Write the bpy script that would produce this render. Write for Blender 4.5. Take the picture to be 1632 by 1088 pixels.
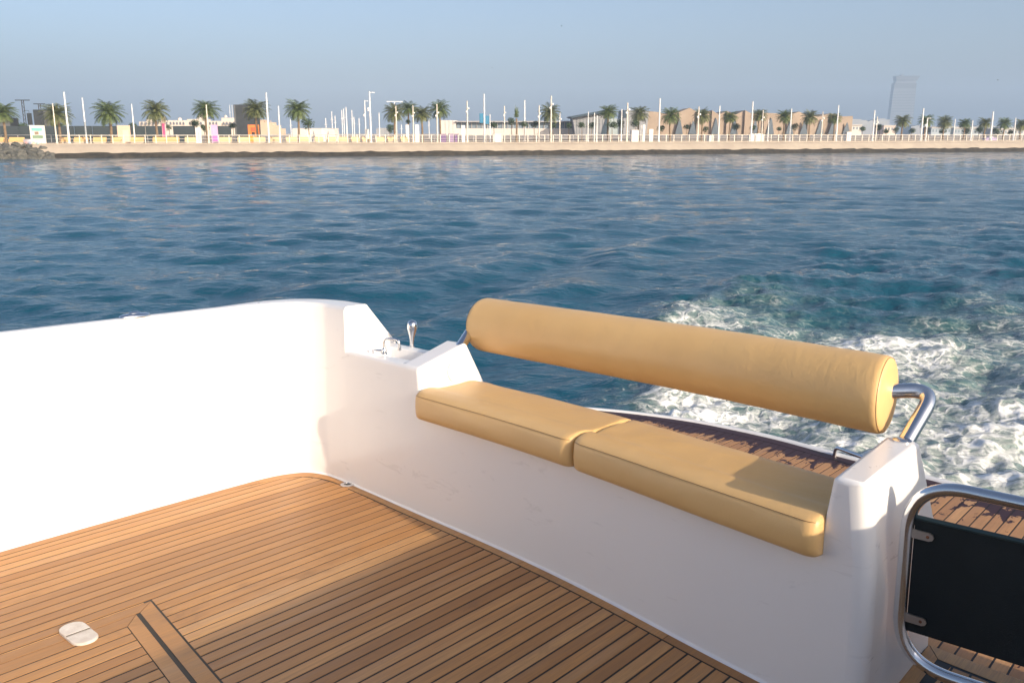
import bpy, bmesh, math, random
import numpy as np
from mathutils import Vector, Matrix

random.seed(7)
rng = np.random.default_rng(11)
for o in list(bpy.data.objects):
    bpy.data.objects.remove(o)
SC = bpy.context.scene
COL = SC.collection

# ------------------------------------------------------------------ camera, sky, sun, exposure
S = 1.5            # eye height above the cockpit deck (m)
H = 3.0            # eye height above the sea (m)
FPX = 1416.0       # focal length in photo pixels (photo 1632 wide)
PITCH = math.atan(332.0 / FPX)
cam_d = bpy.data.cameras.new("camera")
cam = bpy.data.objects.new("camera", cam_d)
COL.objects.link(cam)
cam_d.sensor_fit = 'HORIZONTAL'
cam_d.sensor_width = 36.0
cam_d.lens = 36.0 * FPX / 1632.0
cam_d.clip_start = 0.05
cam_d.clip_end = 20000.0
cam.location = (0, 0, H)
cam.rotation_euler = (math.pi / 2 - PITCH, 0, 0)
SC.camera = cam

# boat axes in the world: trimmed by the stern, slightly heeled
BU = Vector((0.65708616, 0.75276448, -0.03979227))    # aft
BV = Vector((0.75381547, -0.65616019, 0.03487186))    # to the right when looking aft
BW = Vector((-0.00014019, 0.05290984, 0.99859928))    # up
SUNV = (-0.42 * BU + 3.15 * BV + BW).normalized()     # towards the sun
sun_el = math.asin(SUNV.z)
sun_az = math.atan2(SUNV.x, SUNV.y)                   # clockwise from +Y

world = bpy.data.worlds.new("World")
SC.world = world
world.use_nodes = True
wn, wl = world.node_tree.nodes, world.node_tree.links
for nd in list(wn):
    wn.remove(nd)
sky = wn.new('ShaderNodeTexSky')
sky.sky_type = 'NISHITA'
sky.sun_disc = False
sky.sun_elevation = sun_el
sky.sun_rotation = sun_az
sky.altitude = 0.0
sky.air_density = 0.7
sky.dust_density = 3.6
sky.ozone_density = 1.2
bg = wn.new('ShaderNodeBackground')
bg.inputs['Strength'].default_value = 0.116
wo = wn.new('ShaderNodeOutputWorld')
wl.new(sky.outputs[0], bg.inputs['Color'])
wl.new(bg.outputs[0], wo.inputs['Surface'])

sd = bpy.data.lights.new("sun", 'SUN')
sd.energy = 3.5
sd.color = (1.0, 0.83, 0.63)
sd.angle = math.radians(0.5)
so = bpy.data.objects.new("sun", sd)
COL.objects.link(so)
so.rotation_euler = SUNV.to_track_quat('Z', 'Y').to_euler()
so.location = (20, -20, 40)

SC.render.engine = 'CYCLES'
SC.view_settings.view_transform = 'Standard'
SC.view_settings.look = 'None'
SC.view_settings.gamma = 1.0
SC.view_settings.exposure = 0.90
SC.view_settings.use_curve_mapping = False
SC.cycles.max_bounces = 8
SC.cycles.volume_bounces = 1

# ------------------------------------------------------------------ helpers
def props(o, label=None, cat=None, group=None, kind=None):
    if label: o['label'] = label
    if cat: o['category'] = cat
    if group: o['group'] = group
    if kind: o['kind'] = kind
    return o

def empty(name, label=None, cat=None, group=None, mat=None):
    o = bpy.data.objects.new(name, None)
    o.empty_display_size = 0.2
    COL.objects.link(o)
    if mat is not None: o.matrix_world = mat
    return props(o, label, cat, group)

def make_mesh(name, verts, faces, mats=None, smooth=False, midx=None):
    me = bpy.data.meshes.new(name)
    me.from_pydata([tuple(v) for v in verts], [], faces)
    for m in (mats if isinstance(mats, (list, tuple)) else [mats] if mats else []):
        me.materials.append(m)
    if midx is not None:
        me.polygons.foreach_set('material_index', midx)
    if smooth:
        me.polygons.foreach_set('use_smooth', [True] * len(me.polygons))
    me.update()
    return me

def add(name, me, parent=None, loc=None, rot=None, scale=None, sharp=None):
    o = bpy.data.objects.new(name, me)
    COL.objects.link(o)
    if parent is not None: o.parent = parent
    if loc is not None: o.location = loc
    if rot is not None: o.rotation_euler = rot
    if scale is not None: o.scale = scale
    if sharp is not None:
        me.polygons.foreach_set('use_smooth', [True] * len(me.polygons))
        me.set_sharp_from_angle(angle=math.radians(sharp))
    return o

class MB:
    """collects shapes for ONE mesh"""
    def __init__(s): s.v, s.f = [], []
    def poly(s, vs, fs):
        n = len(s.v); s.v += [tuple(p) for p in vs]; s.f += [tuple(i + n for i in f) for f in fs]; return s
    def box(s, x0, x1, y0, y1, z0, z1, taper=1.0):
        cx, cy = (x0 + x1) / 2, (y0 + y1) / 2
        t = lambda x, y: (cx + (x - cx) * taper, cy + (y - cy) * taper)
        b = [(x0, y0, z0), (x1, y0, z0), (x1, y1, z0), (x0, y1, z0)]
        u = [(*t(x, y), z1) for x, y, _ in b]
        return s.poly(b + u, [(3, 2, 1, 0), (4, 5, 6, 7), (0, 1, 5, 4), (1, 2, 6, 5), (2, 3, 7, 6), (3, 0, 4, 7)])
    def tube(s, pts, r, n=10, cap=True):
        pts = [Vector(p) for p in pts]
        rs = r if isinstance(r, (list, tuple)) else [r] * len(pts)
        rings = []
        prev = None
        for i, p in enumerate(pts):
            t = (pts[min(i + 1, len(pts) - 1)] - pts[max(i - 1, 0)]).normalized()
            if prev is None:
                a = Vector((0, 0, 1)) if abs(t.z) < 0.9 else Vector((1, 0, 0))
                x = t.cross(a).normalized()
            else:
                x = (prev - t * prev.dot(t)).normalized()
            prev = x
            y = t.cross(x)
            rings.append([p + (x * math.cos(2 * math.pi * k / n) + y * math.sin(2 * math.pi * k / n)) * rs[i] for k in range(n)])
        b = len(s.v)
        for ring in rings: s.v += [tuple(q) for q in ring]
        for i in range(len(rings) - 1):
            for k in range(n):
                a0 = b + i * n + k; a1 = b + i * n + (k + 1) % n
                s.f.append((a0, a1, a1 + n, a0 + n))
        if cap:
            s.f.append(tuple(b + k for k in range(n))[::-1])
            s.f.append(tuple(b + (len(rings) - 1) * n + k for k in range(n)))
        return s
    def lathe(s, prof, n=16, c=(0, 0, 0)):
        b = len(s.v)
        for r, z in prof:
            s.v += [(c[0] + r * math.cos(2 * math.pi * k / n), c[1] + r * math.sin(2 * math.pi * k / n), c[2] + z) for k in range(n)]
        for i in range(len(prof) - 1):
            for k in range(n):
                a0 = b + i * n + k; a1 = b + i * n + (k + 1) % n
                s.f.append((a0, a1, a1 + n, a0 + n))
        s.f.append(tuple(b + k for k in range(n))[::-1])
        s.f.append(tuple(b + (len(prof) - 1) * n + k for k in range(n)))
        return s
    def mesh(s, name, mat, smooth=False): return make_mesh(name, s.v, s.f, mat, smooth)
    def obj(s, name, mat, parent=None, sharp=None, **k):
        return add(name, s.mesh(name, mat), parent, sharp=sharp, **k)

def crom(pts, m=8):
    """Catmull-Rom through the points"""
    P = [np.array(p, float) for p in pts]
    P = [2 * P[0] - P[1]] + P + [2 * P[-1] - P[-2]]
    out = []
    for i in range(1, len(P) - 2):
        for k in range(m):
            t = k / m
            a, b, c, d = P[i - 1], P[i], P[i + 1], P[i + 2]
            out.append(0.5 * (2 * b + (c - a) * t + (2 * a - 5 * b + 4 * c - d) * t * t + (3 * b - a - 3 * c + d) * t ** 3))
    out.append(P[-2])
    return [tuple(p) for p in out]

# ------------------------------------------------------------------ materials
def mat(name, base=(0.5, 0.5, 0.5), rough=0.5, metal=0.0, coat=0.0, spec=None):
    m = bpy.data.materials.new(name)
    m.use_nodes = True
    p = m.node_tree.nodes['Principled BSDF']
    p.inputs['Base Color'].default_value = (*base, 1)
    p.inputs['Roughness'].default_value = rough
    p.inputs['Metallic'].default_value = metal
    p.inputs['Coat Weight'].default_value = coat
    p.inputs['Coat Roughness'].default_value = 0.08
    if spec is not None: p.inputs['Specular IOR Level'].default_value = spec
    return m

class NT:
    def __init__(s, m):
        s.t = m.node_tree; s.n = s.t.nodes; s.l = s.t.links; s.p = s.n['Principled BSDF']
    def new(s, typ, ins=None, **kw):
        nd = s.n.new(typ)
        for k, v in kw.items(): setattr(nd, k, v)
        for k, v in (ins or {}).items():
            if hasattr(v, 'is_output') or isinstance(v, bpy.types.NodeSocket): s.l.new(v, nd.inputs[k])
            else: nd.inputs[k].default_value = v
        return nd
    def coord(s, which='Object', scale=(1, 1, 1)):
        tc = s.new('ShaderNodeTexCoord')
        mp = s.new('ShaderNodeMapping', {'Vector': tc.outputs[which], 'Scale': scale})
        return mp.outputs[0]
    def noise(s, vec, scale, detail=4, rough=0.55, dist=0.0):
        return s.new('ShaderNodeTexNoise', {'Vector': vec, 'Scale': scale, 'Detail': detail, 'Roughness': rough, 'Distortion': dist}).outputs['Fac']
    def ramp(s, fac, stops):
        r = s.new('ShaderNodeValToRGB', {'Fac': fac})
        e = r.color_ramp.elements
        while len(e) < len(stops): e.new(0.5)
        for q, (pos, c) in zip(e, stops):
            q.position = pos; q.color = (*c, 1) if len(c) == 3 else c
        return r.outputs['Color']
    def mix(s, fac, a, b, mode='MIX'):
        m = s.new('ShaderNodeMix', data_type='RGBA', blend_type=mode)
        for k, v in ((0, fac), (6, a), (7, b)):
            if isinstance(v, bpy.types.NodeSocket): s.l.new(v, m.inputs[k])
            elif k == 0: m.inputs[0].default_value = v
            else: m.inputs[k].default_value = (*v, 1)
        return m.outputs[2]
    def math(s, op, a, b=0.0, clamp=False):
        m = s.new('ShaderNodeMath', operation=op, use_clamp=clamp)
        for k, v in ((0, a), (1, b)):
            if isinstance(v, bpy.types.NodeSocket): s.l.new(v, m.inputs[k])
            else: m.inputs[k].default_value = v
        return m.outputs[0]
    def rng(s, v, a, b, c=0.0, d=1.0):
        return s.new('ShaderNodeMapRange', {'Value': v, 'From Min': a, 'From Max': b, 'To Min': c, 'To Max': d}, interpolation_type='SMOOTHSTEP').outputs[0]
    def bump(s, h, strength=0.3, dist=0.01):
        b = s.new('ShaderNodeBump', {'Height': h, 'Strength': strength, 'Distance': dist})
        s.l.new(b.outputs[0], s.p.inputs['Normal'])
    def set(s, name, v): s.l.new(v, s.p.inputs[name])

def noisy(name, c1, c2, scale=3.0, rough=0.7, bump=0.0, detail=5, metal=0.0, squash=(1, 1, 1)):
    m = mat(name, c1, rough, metal)
    t = NT(m)
    v = t.coord('Object', squash)
    n1 = t.noise(v, scale, detail)
    t.set('Base Color', t.ramp(n1, [(0.3, c1), (0.7, c2)]))
    if bump: t.bump(t.noise(v, scale * 4, 4), bump, 0.02)
    return m

# white gelcoat with faint mottling and scuffs
GEL = mat('white_gelcoat', (0.75, 0.73, 0.71), 0.3, coat=0.2)
t = NT(GEL); v = t.coord()
n1 = t.noise(v, 0.9, 3)
t.set('Base Color', t.ramp(n1, [(0.3, (0.79, 0.785, 0.785)), (0.7, (0.82, 0.815, 0.815))]))
gc = t.p.inputs['Base Color'].links[0].from_socket
spk = t.new('ShaderNodeTexVoronoi', {'Vector': v, 'Scale': 5.0}).outputs['Distance']
sel = t.noise(v, 2.3, 2)
scuff = t.noise(t.coord('Object', (2, 2, 9)), 2.2, 7, 0.7, 0.8)
gc = t.mix(t.rng(scuff, 0.58, 0.85, 0, 0.02), gc, (0.60, 0.56, 0.52))
gc = t.mix(t.math('MULTIPLY', t.rng(spk, 0.012, 0.02, 0.75, 0.0), t.rng(sel, 0.5, 0.6)), gc, (0.16, 0.12, 0.10))
t.set('Base Color', gc)
t.set('Roughness', t.rng(scuff, 0.3, 0.8, 0.27, 0.34))
t.bump(t.noise(v, 3, 2), 0.02, 0.02)

def teak_mat(name, wet=False):
    m = mat(name, (0.33, 0.19, 0.10), 0.55)
    t = NT(m)
    oi = t.new('ShaderNodeObjectInfo')
    tc = t.new('ShaderNodeTexCoord')
    off = t.new('ShaderNodeCombineXYZ', {'X': 0.0, 'Y': t.math('MULTIPLY', oi.outputs['Random'], 37.0), 'Z': t.math('MULTIPLY', oi.outputs['Random'], 11.0)})
    vadd = t.new('ShaderNodeVectorMath', {0: tc.outputs['Object'], 1: off.outputs[0]}, operation='ADD').outputs[0]
    gv = t.new('ShaderNodeMapping', {'Vector': vadd, 'Scale': (60, 2.2, 20)}).outputs[0]
    bv = t.new('ShaderNodeMapping', {'Vector': vadd, 'Scale': (7, 1.0, 4)}).outputs[0]
    g = t.noise(gv, 1.6, 6, 0.65, 0.4)
    fine = t.noise(t.new('ShaderNodeMapping', {'Vector': vadd, 'Scale': (420, 14, 60)}).outputs[0], 1.0, 3)
    blot = t.noise(bv, 1.2, 5, 0.6)
    tone = t.ramp(oi.outputs['Random'], [(0.0, (0.40, 0.19, 0.062)), (0.3, (0.50, 0.248, 0.082)), (0.7, (0.56, 0.282, 0.096)), (1.0, (0.63, 0.355, 0.145))])
    c = t.mix(t.rng(g, 0.3, 0.75), t.mix(0.42, tone, (0.19, 0.085, 0.033)), tone)
    c = t.mix(t.rng(fine, 0.5, 0.8, 0, 0.35), c, (0.16, 0.08, 0.035))
    c = t.mix(t.rng(blot, 0.5, 0.78, 0, 0.35), c, (0.47, 0.32, 0.20))
    wv = t.coord('Object', (1, 1, 1))
    stain = t.noise(wv, 3.1, 6, 0.6, 0.6)
    c = t.mix(t.rng(stain, 0.58, 0.78, 0, 0.55), c, (0.17, 0.085, 0.038))
    salt = t.noise(t.coord('Object', (2.5, 1, 1)), 7.0, 7, 0.7, 0.3)
    c = t.mix(t.rng(salt, 0.62, 0.85, 0, 0.35), c, (0.52, 0.43, 0.34))
    rough = t.rng(g, 0.2, 0.8, 0.42, 0.62)
    if wet:
        at = t.new('ShaderNodeSeparateXYZ', {'Vector': tc.outputs['Object']})
        # wet by the spray that comes over the aft rim: object y is metres aft
        sw = t.noise(t.coord('Object', (3.2, 1.5, 1)), 3.2, 6, 0.66, 0.5)
        prox = t.new('ShaderNodeAttribute', attribute_name='wet').outputs['Fac']
        wetm = t.rng(t.math('ADD', sw, t.math('MULTIPLY', prox, 0.66)), 0.66, 0.69)
        c = t.mix(0.25, c, (0.42, 0.29, 0.22))
        c = t.mix(wetm, c, (0.040, 0.014, 0.017))
        rough = t.math('ADD', t.math('MULTIPLY', wetm, -0.08), 0.56)
        t.p.inputs['Specular IOR Level'].default_value = 0.25
    t.set('Base Color', c)
    t.set('Roughness', rough)
    t.bump(g, 0.12, 0.004)
    return m

TEAK = teak_mat('teak')
TEAKW = teak_mat('teak_splashed', True)
CAULK = mat('black_caulk', (0.012, 0.011, 0.011), 0.6)
LEATHER = mat('tan_vinyl', (0.66, 0.43, 0.20), 0.42)
t = NT(LEATHER); v = t.coord()
t.set('Base Color', t.ramp(t.noise(v, 2.2, 4), [(0.3, (0.66, 0.42, 0.175)), (0.7, (0.72, 0.475, 0.21))]))
lc = t.p.inputs['Base Color'].links[0].from_socket
lc = t.mix(t.rng(t.noise(t.coord('Object', (1, 1, 1)), 9.0, 8, 0.72, 0.6), 0.6, 0.85, 0, 0.14), lc, (0.42, 0.25, 0.10))
t.set('Base Color', lc)
gr = t.new('ShaderNodeTexVoronoi', {'Vector': v, 'Scale': 420.0}).outputs['Distance']
fold = t.math('ADD', t.noise(t.coord('Object', (1, 3.5, 1)), 2.4, 3, 0.5, 0.3), t.math('MULTIPLY', t.noise(t.coord('Object', (5, 1.2, 3)), 4.0, 4, 0.6, 1.2), 0.35))
b1 = t.new('ShaderNodeBump', {'Height': fold, 'Strength': 0.11, 'Distance': 0.05})
b2 = t.new('ShaderNodeBump', {'Height': gr, 'Strength': 0.12, 'Distance': 0.0015, 'Normal': b1.outputs[0]})
t.l.new(b2.outputs[0], t.p.inputs['Normal'])
THREAD = mat('stitch_thread', (0.30, 0.17, 0.07), 0.7)
CHROME = mat('polished_steel', (0.72, 0.72, 0.73), 0.13, 1.0)
t = NT(CHROME); t.set('Roughness', t.rng(t.noise(t.coord(), 9, 4), 0.3, 0.7, 0.08, 0.24))
STEEL = mat('weathered_steel', (0.50, 0.46, 0.43), 0.38, 0.9)
CANVAS = mat('black_canvas', (0.012, 0.017, 0.019), 0.65, spec=0.25)
t = NT(CANVAS); vv = t.coord(); t.bump(t.noise(vv, 260, 2), 0.25, 0.002)
t.set('Base Color', t.ramp(t.noise(vv, 4, 4), [(0.3, (0.010, 0.014, 0.016)), (0.7, (0.017, 0.023, 0.025))]))
PLASTIC = noisy('aged_white_plastic', (0.74, 0.70, 0.64), (0.58, 0.52, 0.46), 30, 0.45, 0.1)
RUBBER = mat('grey_gutter', (0.14, 0.145, 0.14), 0.5)
SCREW = mat('rusty_screw', (0.24, 0.11, 0.06), 0.6, 0.5)
HULLW = mat('hull_white', (0.78, 0.78, 0.78), 0.25, coat=0.3)

# ------------------------------------------------------------------ numpy noise for the sea
def hash2(ix, iy, s):
    h = (ix.astype(np.int64) * 374761393 + iy.astype(np.int64) * 668265263 + s * 144665) & 0x7fffffff
    h = ((h ^ (h >> 13)) * 1274126177) & 0x7fffffff
    return ((h ^ (h >> 16)) & 0xffff) / 65535.0

def vnoise(x, y, s=0):
    ix, iy = np.floor(x), np.floor(y)
    fx, fy = x - ix, y - iy
    fx = fx * fx * fx * (fx * (fx * 6 - 15) + 10); fy = fy * fy * fy * (fy * (fy * 6 - 15) + 10)
    a, b = hash2(ix, iy, s), hash2(ix + 1, iy, s)
    c, d = hash2(ix, iy + 1, s), hash2(ix + 1, iy + 1, s)
    return (a * (1 - fx) + b * fx) * (1 - fy) + (c * (1 - fx) + d * fx) * fy

def fbm(x, y, o=4, s=0, g=0.5):
    t_, a, n = 0, 1.0, 0
    for i in range(o):
        t_ = t_ + a * vnoise(x, y, s + i * 17); n += a
        x, y = x * 2.03 + 13.1, y * 2.03 + 7.7; a *= g
    return t_ / n

sstep = lambda x, a, b: (lambda q: q * q * (3 - 2 * q))(np.clip((x - a) / (b - a), 0, 1))

# ------------------------------------------------------------------ sea
UH = np.array([BU.x, BU.y]); UH /= np.linalg.norm(UH)
VH = np.array([UH[1], -UH[0]])

def build_sea():
    r = [0.6]
    while r[-1] < 2600:
        q = r[-1]
        r.append(q * (1.03 if q < 5 else 1.0062 if q < 60 else 1.009 if q < 160 else 1.08))
    r = np.array(r)
    ang = np.concatenate([np.arange(-41, 41, 0.125), np.arange(41, 319, 3.0)]) * math.pi / 180
    R, A = np.meshgrid(r, ang, indexing='ij')
    X, Y = R * np.sin(A), R * np.cos(A)
    cell = R * 0.0062
    Z = np.zeros_like(X); DX = np.zeros_like(X); DY = np.zeros_like(X)
    g = np.random.default_rng(5)
    gust = 0.62 + 0.75 * fbm(X * 0.035, Y * 0.06, 3, 3)
    for i in range(64):
        lam = 0.55 * (16.0 / 0.55) ** (i / 63.0) * g.uniform(0.92, 1.08)
        k = 2 * math.pi / lam
        th = math.radians(100) + g.normal(0, 0.5)            # travelling towards the shore
        amp = (0.0060 * lam ** 0.85 if lam < 2.2 else 0.0060 * 2.2 ** 0.85 * (2.4 / lam) ** 0.7) * g.uniform(0.6, 1.3)
        fade = np.clip((lam / np.maximum(cell, 1e-3) - 2.0) / 3.0, 0, 1)
        ph = k * (X * math.cos(th) + Y * math.sin(th)) + g.uniform(0, 6.28)
        w = amp * fade * gust
        Z += w * np.sin(ph)
        DX += -0.75 * w * math.cos(th) * np.cos(ph); DY += -0.75 * w * math.sin(th) * np.cos(ph)
    # wake of the boat: a along the wake, b across it
    a = X * UH[0] + Y * UH[1]
    b = X * VH[0] + Y * VH[1]
    wob = (fbm(a * 0.35, b * 0.35, 3, 40) - 0.5)
    left = -(4.1 + 0.46 * np.clip(a - 4, 0, 9) + 0.02 * np.clip(a - 13, 0, 60)) + wob * 2.2
    right = 2.6 + 0.32 * np.clip(a - 4, 0, 30) + wob * 2
    wash = sstep(b, left - 0.9, left + 0.8) * (1 - sstep(b, right - 1, right + 1)) * sstep(a, 2.5, 4.5)
    wash *= 1 - 0.35 * sstep(a, 26, 70)
    near = np.clip((5.0 - cell * 18) / 5.0, 0, 1)
    n1 = fbm(a * 0.55, b * 0.75, 4, 60); n2 = fbm(a * 1.7 + n1 * 2, b * 1.9, 4, 80); rid = 1 - np.abs(2 * fbm(a * 0.8 + 3, b * 0.9, 3, 90) - 1)
    Z += wash * near * ((n1 - 0.5) * 0.46 + (n2 - 0.5) * 0.20 + (rid - 0.6) * 0.16)
    # diverging wave crests beside the wash
    d = (-b - (7.6 + 0.30 * np.clip(a - 6, -5, 80))) + (fbm(a * 0.2, b * 0.2, 2, 21) - 0.5) * 2.6
    env = sstep(a, 4, 10) * (1 - sstep(a, 22, 55)) * near
    Z += env * (0.20 * np.exp(-((d - 0.6) / 0.85) ** 2) - 0.11 * np.exp(-((d - 2.2) / 1.0) ** 2) + 0.15 * np.exp(-((d - 4.1) / 1.1) ** 2) - 0.07 * np.exp(-((d - 5.8) / 1.1) ** 2)) * (0.4 + 1.2 * fbm(a * 0.28, b * 0.28, 2, 33))
    # crest of broken water at the edge of the wash
    edge = np.exp(-((b - left - 0.5) / 0.55) ** 2) * sstep(a, 5, 8) * (1 - sstep(a, 14, 24)) * near
    Z += edge * (0.13 + 0.16 * n2)
    # foam density
    lane = np.exp(-((b + 4.6 - 0.12 * (a - 8)) / 1.9) ** 2) * (1 - 0.45 * sstep(a, 12, 20))
    lane2 = np.exp(-((b + 1.6 - 0.03 * a) / 1.3) ** 2) * (1 - 0.5 * sstep(a, 13, 26))
    foam = wash * np.clip(0.46 + 0.42 * lane + 0.40 * lane2 + 0.55 * edge + 0.9 * (n1 - 0.5), 0, 1)
    n3 = fbm(a * 4.5 + n2 * 2, b * 4.5, 3, 120)
    Z += wash * near * np.clip(foam * 1.3, 0, 1) * (n3 - 0.45) * 0.16 * (1 - sstep(a, 9, 24))
    foam *= 1 - 0.70 * sstep(a, 12, 26)
    foam += 0.34 * sstep(b, left - 2.6, left - 0.2) * (1 - sstep(b, left - 0.2, left + 0.6)) * sstep(a, 4, 6) * (1 - sstep(a, 9, 14)) * (n2 > 0.5)
    foam *= 1 - 0.55 * sstep(a, 13, 18) * sstep(-b, 4.0, 7.0)
    foam = np.clip(foam, 0, 1)
    wash = wash * (1 - 0.60 * sstep(a, 11.5, 22))
    hull = (a < 4.6) & (b > -4.2) & (b < 1.2)
    Z = np.where(hull, Z * 0.3 - 0.25, Z)
    X2, Y2 = X + DX, Y + DY
    nr, na = X.shape
    co = np.stack([X2, Y2, Z], -1).reshape(-1, 3)
    i, j = np.meshgrid(np.arange(nr - 1), np.arange(na), indexing='ij')
    j2 = (j + 1) % na
    q = np.stack([i * na + j, i * na + j2, (i + 1) * na + j2, (i + 1) * na + j], -1).reshape(-1, 4)[:, ::-1]
    me = bpy.data.meshes.new('sea')
    me.vertices.add(len(co)); me.vertices.foreach_set('co', co.astype(np.float32).ravel())
    me.loops.add(q.size); me.loops.foreach_set('vertex_index', q.astype(np.int32).ravel())
    me.polygons.add(len(q)); me.polygons.foreach_set('loop_start', np.arange(0, q.size, 4, dtype=np.int32))
    me.polygons.foreach_set('use_smooth', np.ones(len(q), bool))
    me.update()
    for nm, arr in (('foam', foam), ('wash', wash)):
        at = me.attributes.new(nm, 'FLOAT', 'POINT')
        at.data.foreach_set('value', arr.astype(np.float32).ravel())
    m = mat('sea_water', (0.01, 0.04, 0.06), 0.05)
    t = NT(m)
    t.p.inputs['IOR'].default_value = 1.333
    v = t.coord('Object')
    tcw = t.new('ShaderNodeTexCoord')
    vw = t.new('ShaderNodeMapping', {'Vector': tcw.outputs['Object'], 'Rotation': (0, 0, -math.atan2(UH[1], UH[0])), 'Scale': (0.36, 1.35, 1)}).outputs[0]
    fo = t.new('ShaderNodeAttribute', attribute_name='foam').outputs['Fac']
    wa = t.new('ShaderNodeAttribute', attribute_name='wash').outputs['Fac']
    lace = t.noise(vw, 2.5, 11, 0.70, 0.7)
    cells = t.new('ShaderNodeTexVoronoi', {'Vector': t.new('ShaderNodeVectorMath', {0: v, 1: t.new('ShaderNodeTexNoise', {'Vector': v, 'Scale': 2.0, 'Detail': 4.0}).outputs['Color']}, operation='ADD').outputs[0], 'Scale': 4.2}, feature='DISTANCE_TO_EDGE').outputs['Distance']
    web = t.rng(cells, 0.0, 0.22, 1.0, 0.0)
    fine = t.noise(vw, 12.0, 8, 0.75, 0.5)
    field = t.math('ADD', t.math('ADD', t.math('MULTIPLY', lace, 0.72), t.math('MULTIPLY', web, 0.12)), t.math('MULTIPLY', fine, 0.34))
    thr = t.math('SUBTRACT', 0.95, t.math('MULTIPLY', fo, 0.44))
    mask = t.rng(t.math('SUBTRACT', field, thr), -0.10, 0.17)
    mask = t.math('MULTIPLY', mask, t.rng(fo, 0.02, 0.16))
    milky = t.rng(t.math('SUBTRACT', field, thr), -0.30, 0.12)
    deep = t.ramp(t.noise(v, 0.12, 3), [(0.35, (0.005, 0.052, 0.090)), (0.65, (0.008, 0.068, 0.114))])
    green = t.mix(t.math('MULTIPLY', milky, wa), (0.016, 0.072, 0.088), (0.26, 0.35, 0.325))
    wa2 = t.math('MULTIPLY', wa, t.rng(fo, 0.10, 0.62, 0.12, 1.0))
    c = t.mix(wa2, deep, green)
    c = t.mix(mask, c, (0.80, 0.82, 0.82))
    t.set('Base Color', c)
    t.set('Roughness', t.math('ADD', t.math('MULTIPLY', mask, 0.6), 0.055))
    rp = t.noise(t.coord('Object', (1.0, 1.7, 1)), 2.6, 5, 0.58, 0.35)
    rp2 = t.noise(t.coord('Object', (1.0, 1.5, 1)), 11.0, 3, 0.5, 0.2)
    hgt = t.math('ADD', t.math('ADD', t.math('MULTIPLY', rp, 0.070), t.math('MULTIPLY', rp2, 0.009)), t.math('MULTIPLY', mask, 0.03))
    t.bump(hgt, 0.85, 1.0)
    me.materials.append(m)
    return props(add('sea', me), kind='structure')
build_sea()

# ------------------------------------------------------------------ shore frame: photo column + distance behind the sea wall -> ground point
W0 = Vector((-55.9, 109.7)); W1 = Vector((85.2, 151.0))
WD = (W1 - W0).normalized(); WN = Vector((-WD.y, WD.x))
WANG = math.atan2(WD.y, WD.x)
GZ = 1.72
CT, ST = math.cos(PITCH), math.sin(PITCH)

def shore(px, off):
    k = (px - 816.0) / FPX / (CT + (331.0 / FPX) * ST)       # X / Y of that bearing
    o = W0 + WN * off
    # o + s*WD on the line X = k Y
    s_ = (k * o.y - o.x) / (WD.x - k * WD.y)
    p = o + WD * s_
    return p.x, p.y

def height(py, Y):
    q = (py - 544.0) / FPX
    return H - Y * (q * CT + ST) / (CT - q * ST)

def mpp(Y): return Y / FPX / CT * 0.975      # metres per photo pixel out there

# ------------------------------------------------------------------ land and sea wall
M_PAVE = noisy('promenade_paving', (0.46, 0.38, 0.29), (0.38, 0.31, 0.24), 0.4, 0.9)
M_CONC = noisy('beige_concrete', (0.43, 0.37, 0.295), (0.36, 0.305, 0.245), 0.55, 0.85, 0.3, 7)  # plain beige concrete, mottled by noise
t = NT(M_CONC)
M_ALG = noisy('weedy_stone', (0.018, 0.016, 0.012), (0.06, 0.05, 0.034), 1.4, 0.8, 0.8, 7)
def wallpt(s_, off, z): 
    p = W0 + WD * s_ + WN * off
    return (p.x, p.y, z)
def strip(prof, s0, s1, ns):
    vs, fs = [], []
    ss = np.linspace(s0, s1, ns)
    for i, s_ in enumerate(ss):
        for (o_, z) in prof: vs.append(wallpt(s_, o_ + 0.05 * math.sin(s_ * 0.9), z))
    n = len(prof)
    for i in range(ns - 1):
        for k in range(n - 1):
            fs.append((i * n + k, (i + 1) * n + k, (i + 1) * n + k + 1, i * n + k + 1))
    return vs, fs
vs, fs = strip([(3.2, GZ - 0.06), (60, GZ - 0.02), (2400, GZ)], -60, 420, 60)
props(add('promenade', make_mesh('promenade', vs, fs, M_PAVE)), kind='structure')
# left of the breakwater the land goes on
sw = empty('sea_wall', 'long low beige concrete sea wall with a dark weedy foot along the water', 'wall')
vs, fs = strip([(1.05, 0.52), (1.4, 0.85), (2.0, 1.35), (2.5, 1.6), (2.62, 1.62), (2.62, 1.74), (3.6, 1.74), (3.6, 1.5)], -6, 420, 240)
add('wall_face', make_mesh('wall_face', vs, fs, M_CONC), sw)
vs, fs = strip([(-0.4, -1.0), (0.25, 0.0), (0.7, 0.34), (1.0, 0.56), (1.2, 0.62)], -12, 420, 400)
vs = [(x, y, z + (random.uniform(-0.07, 0.07) if 0.1 < z else 0)) for x, y, z in vs]
add('weedy_foot', make_mesh('weedy_foot', vs, fs, M_ALG), sw)

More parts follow.
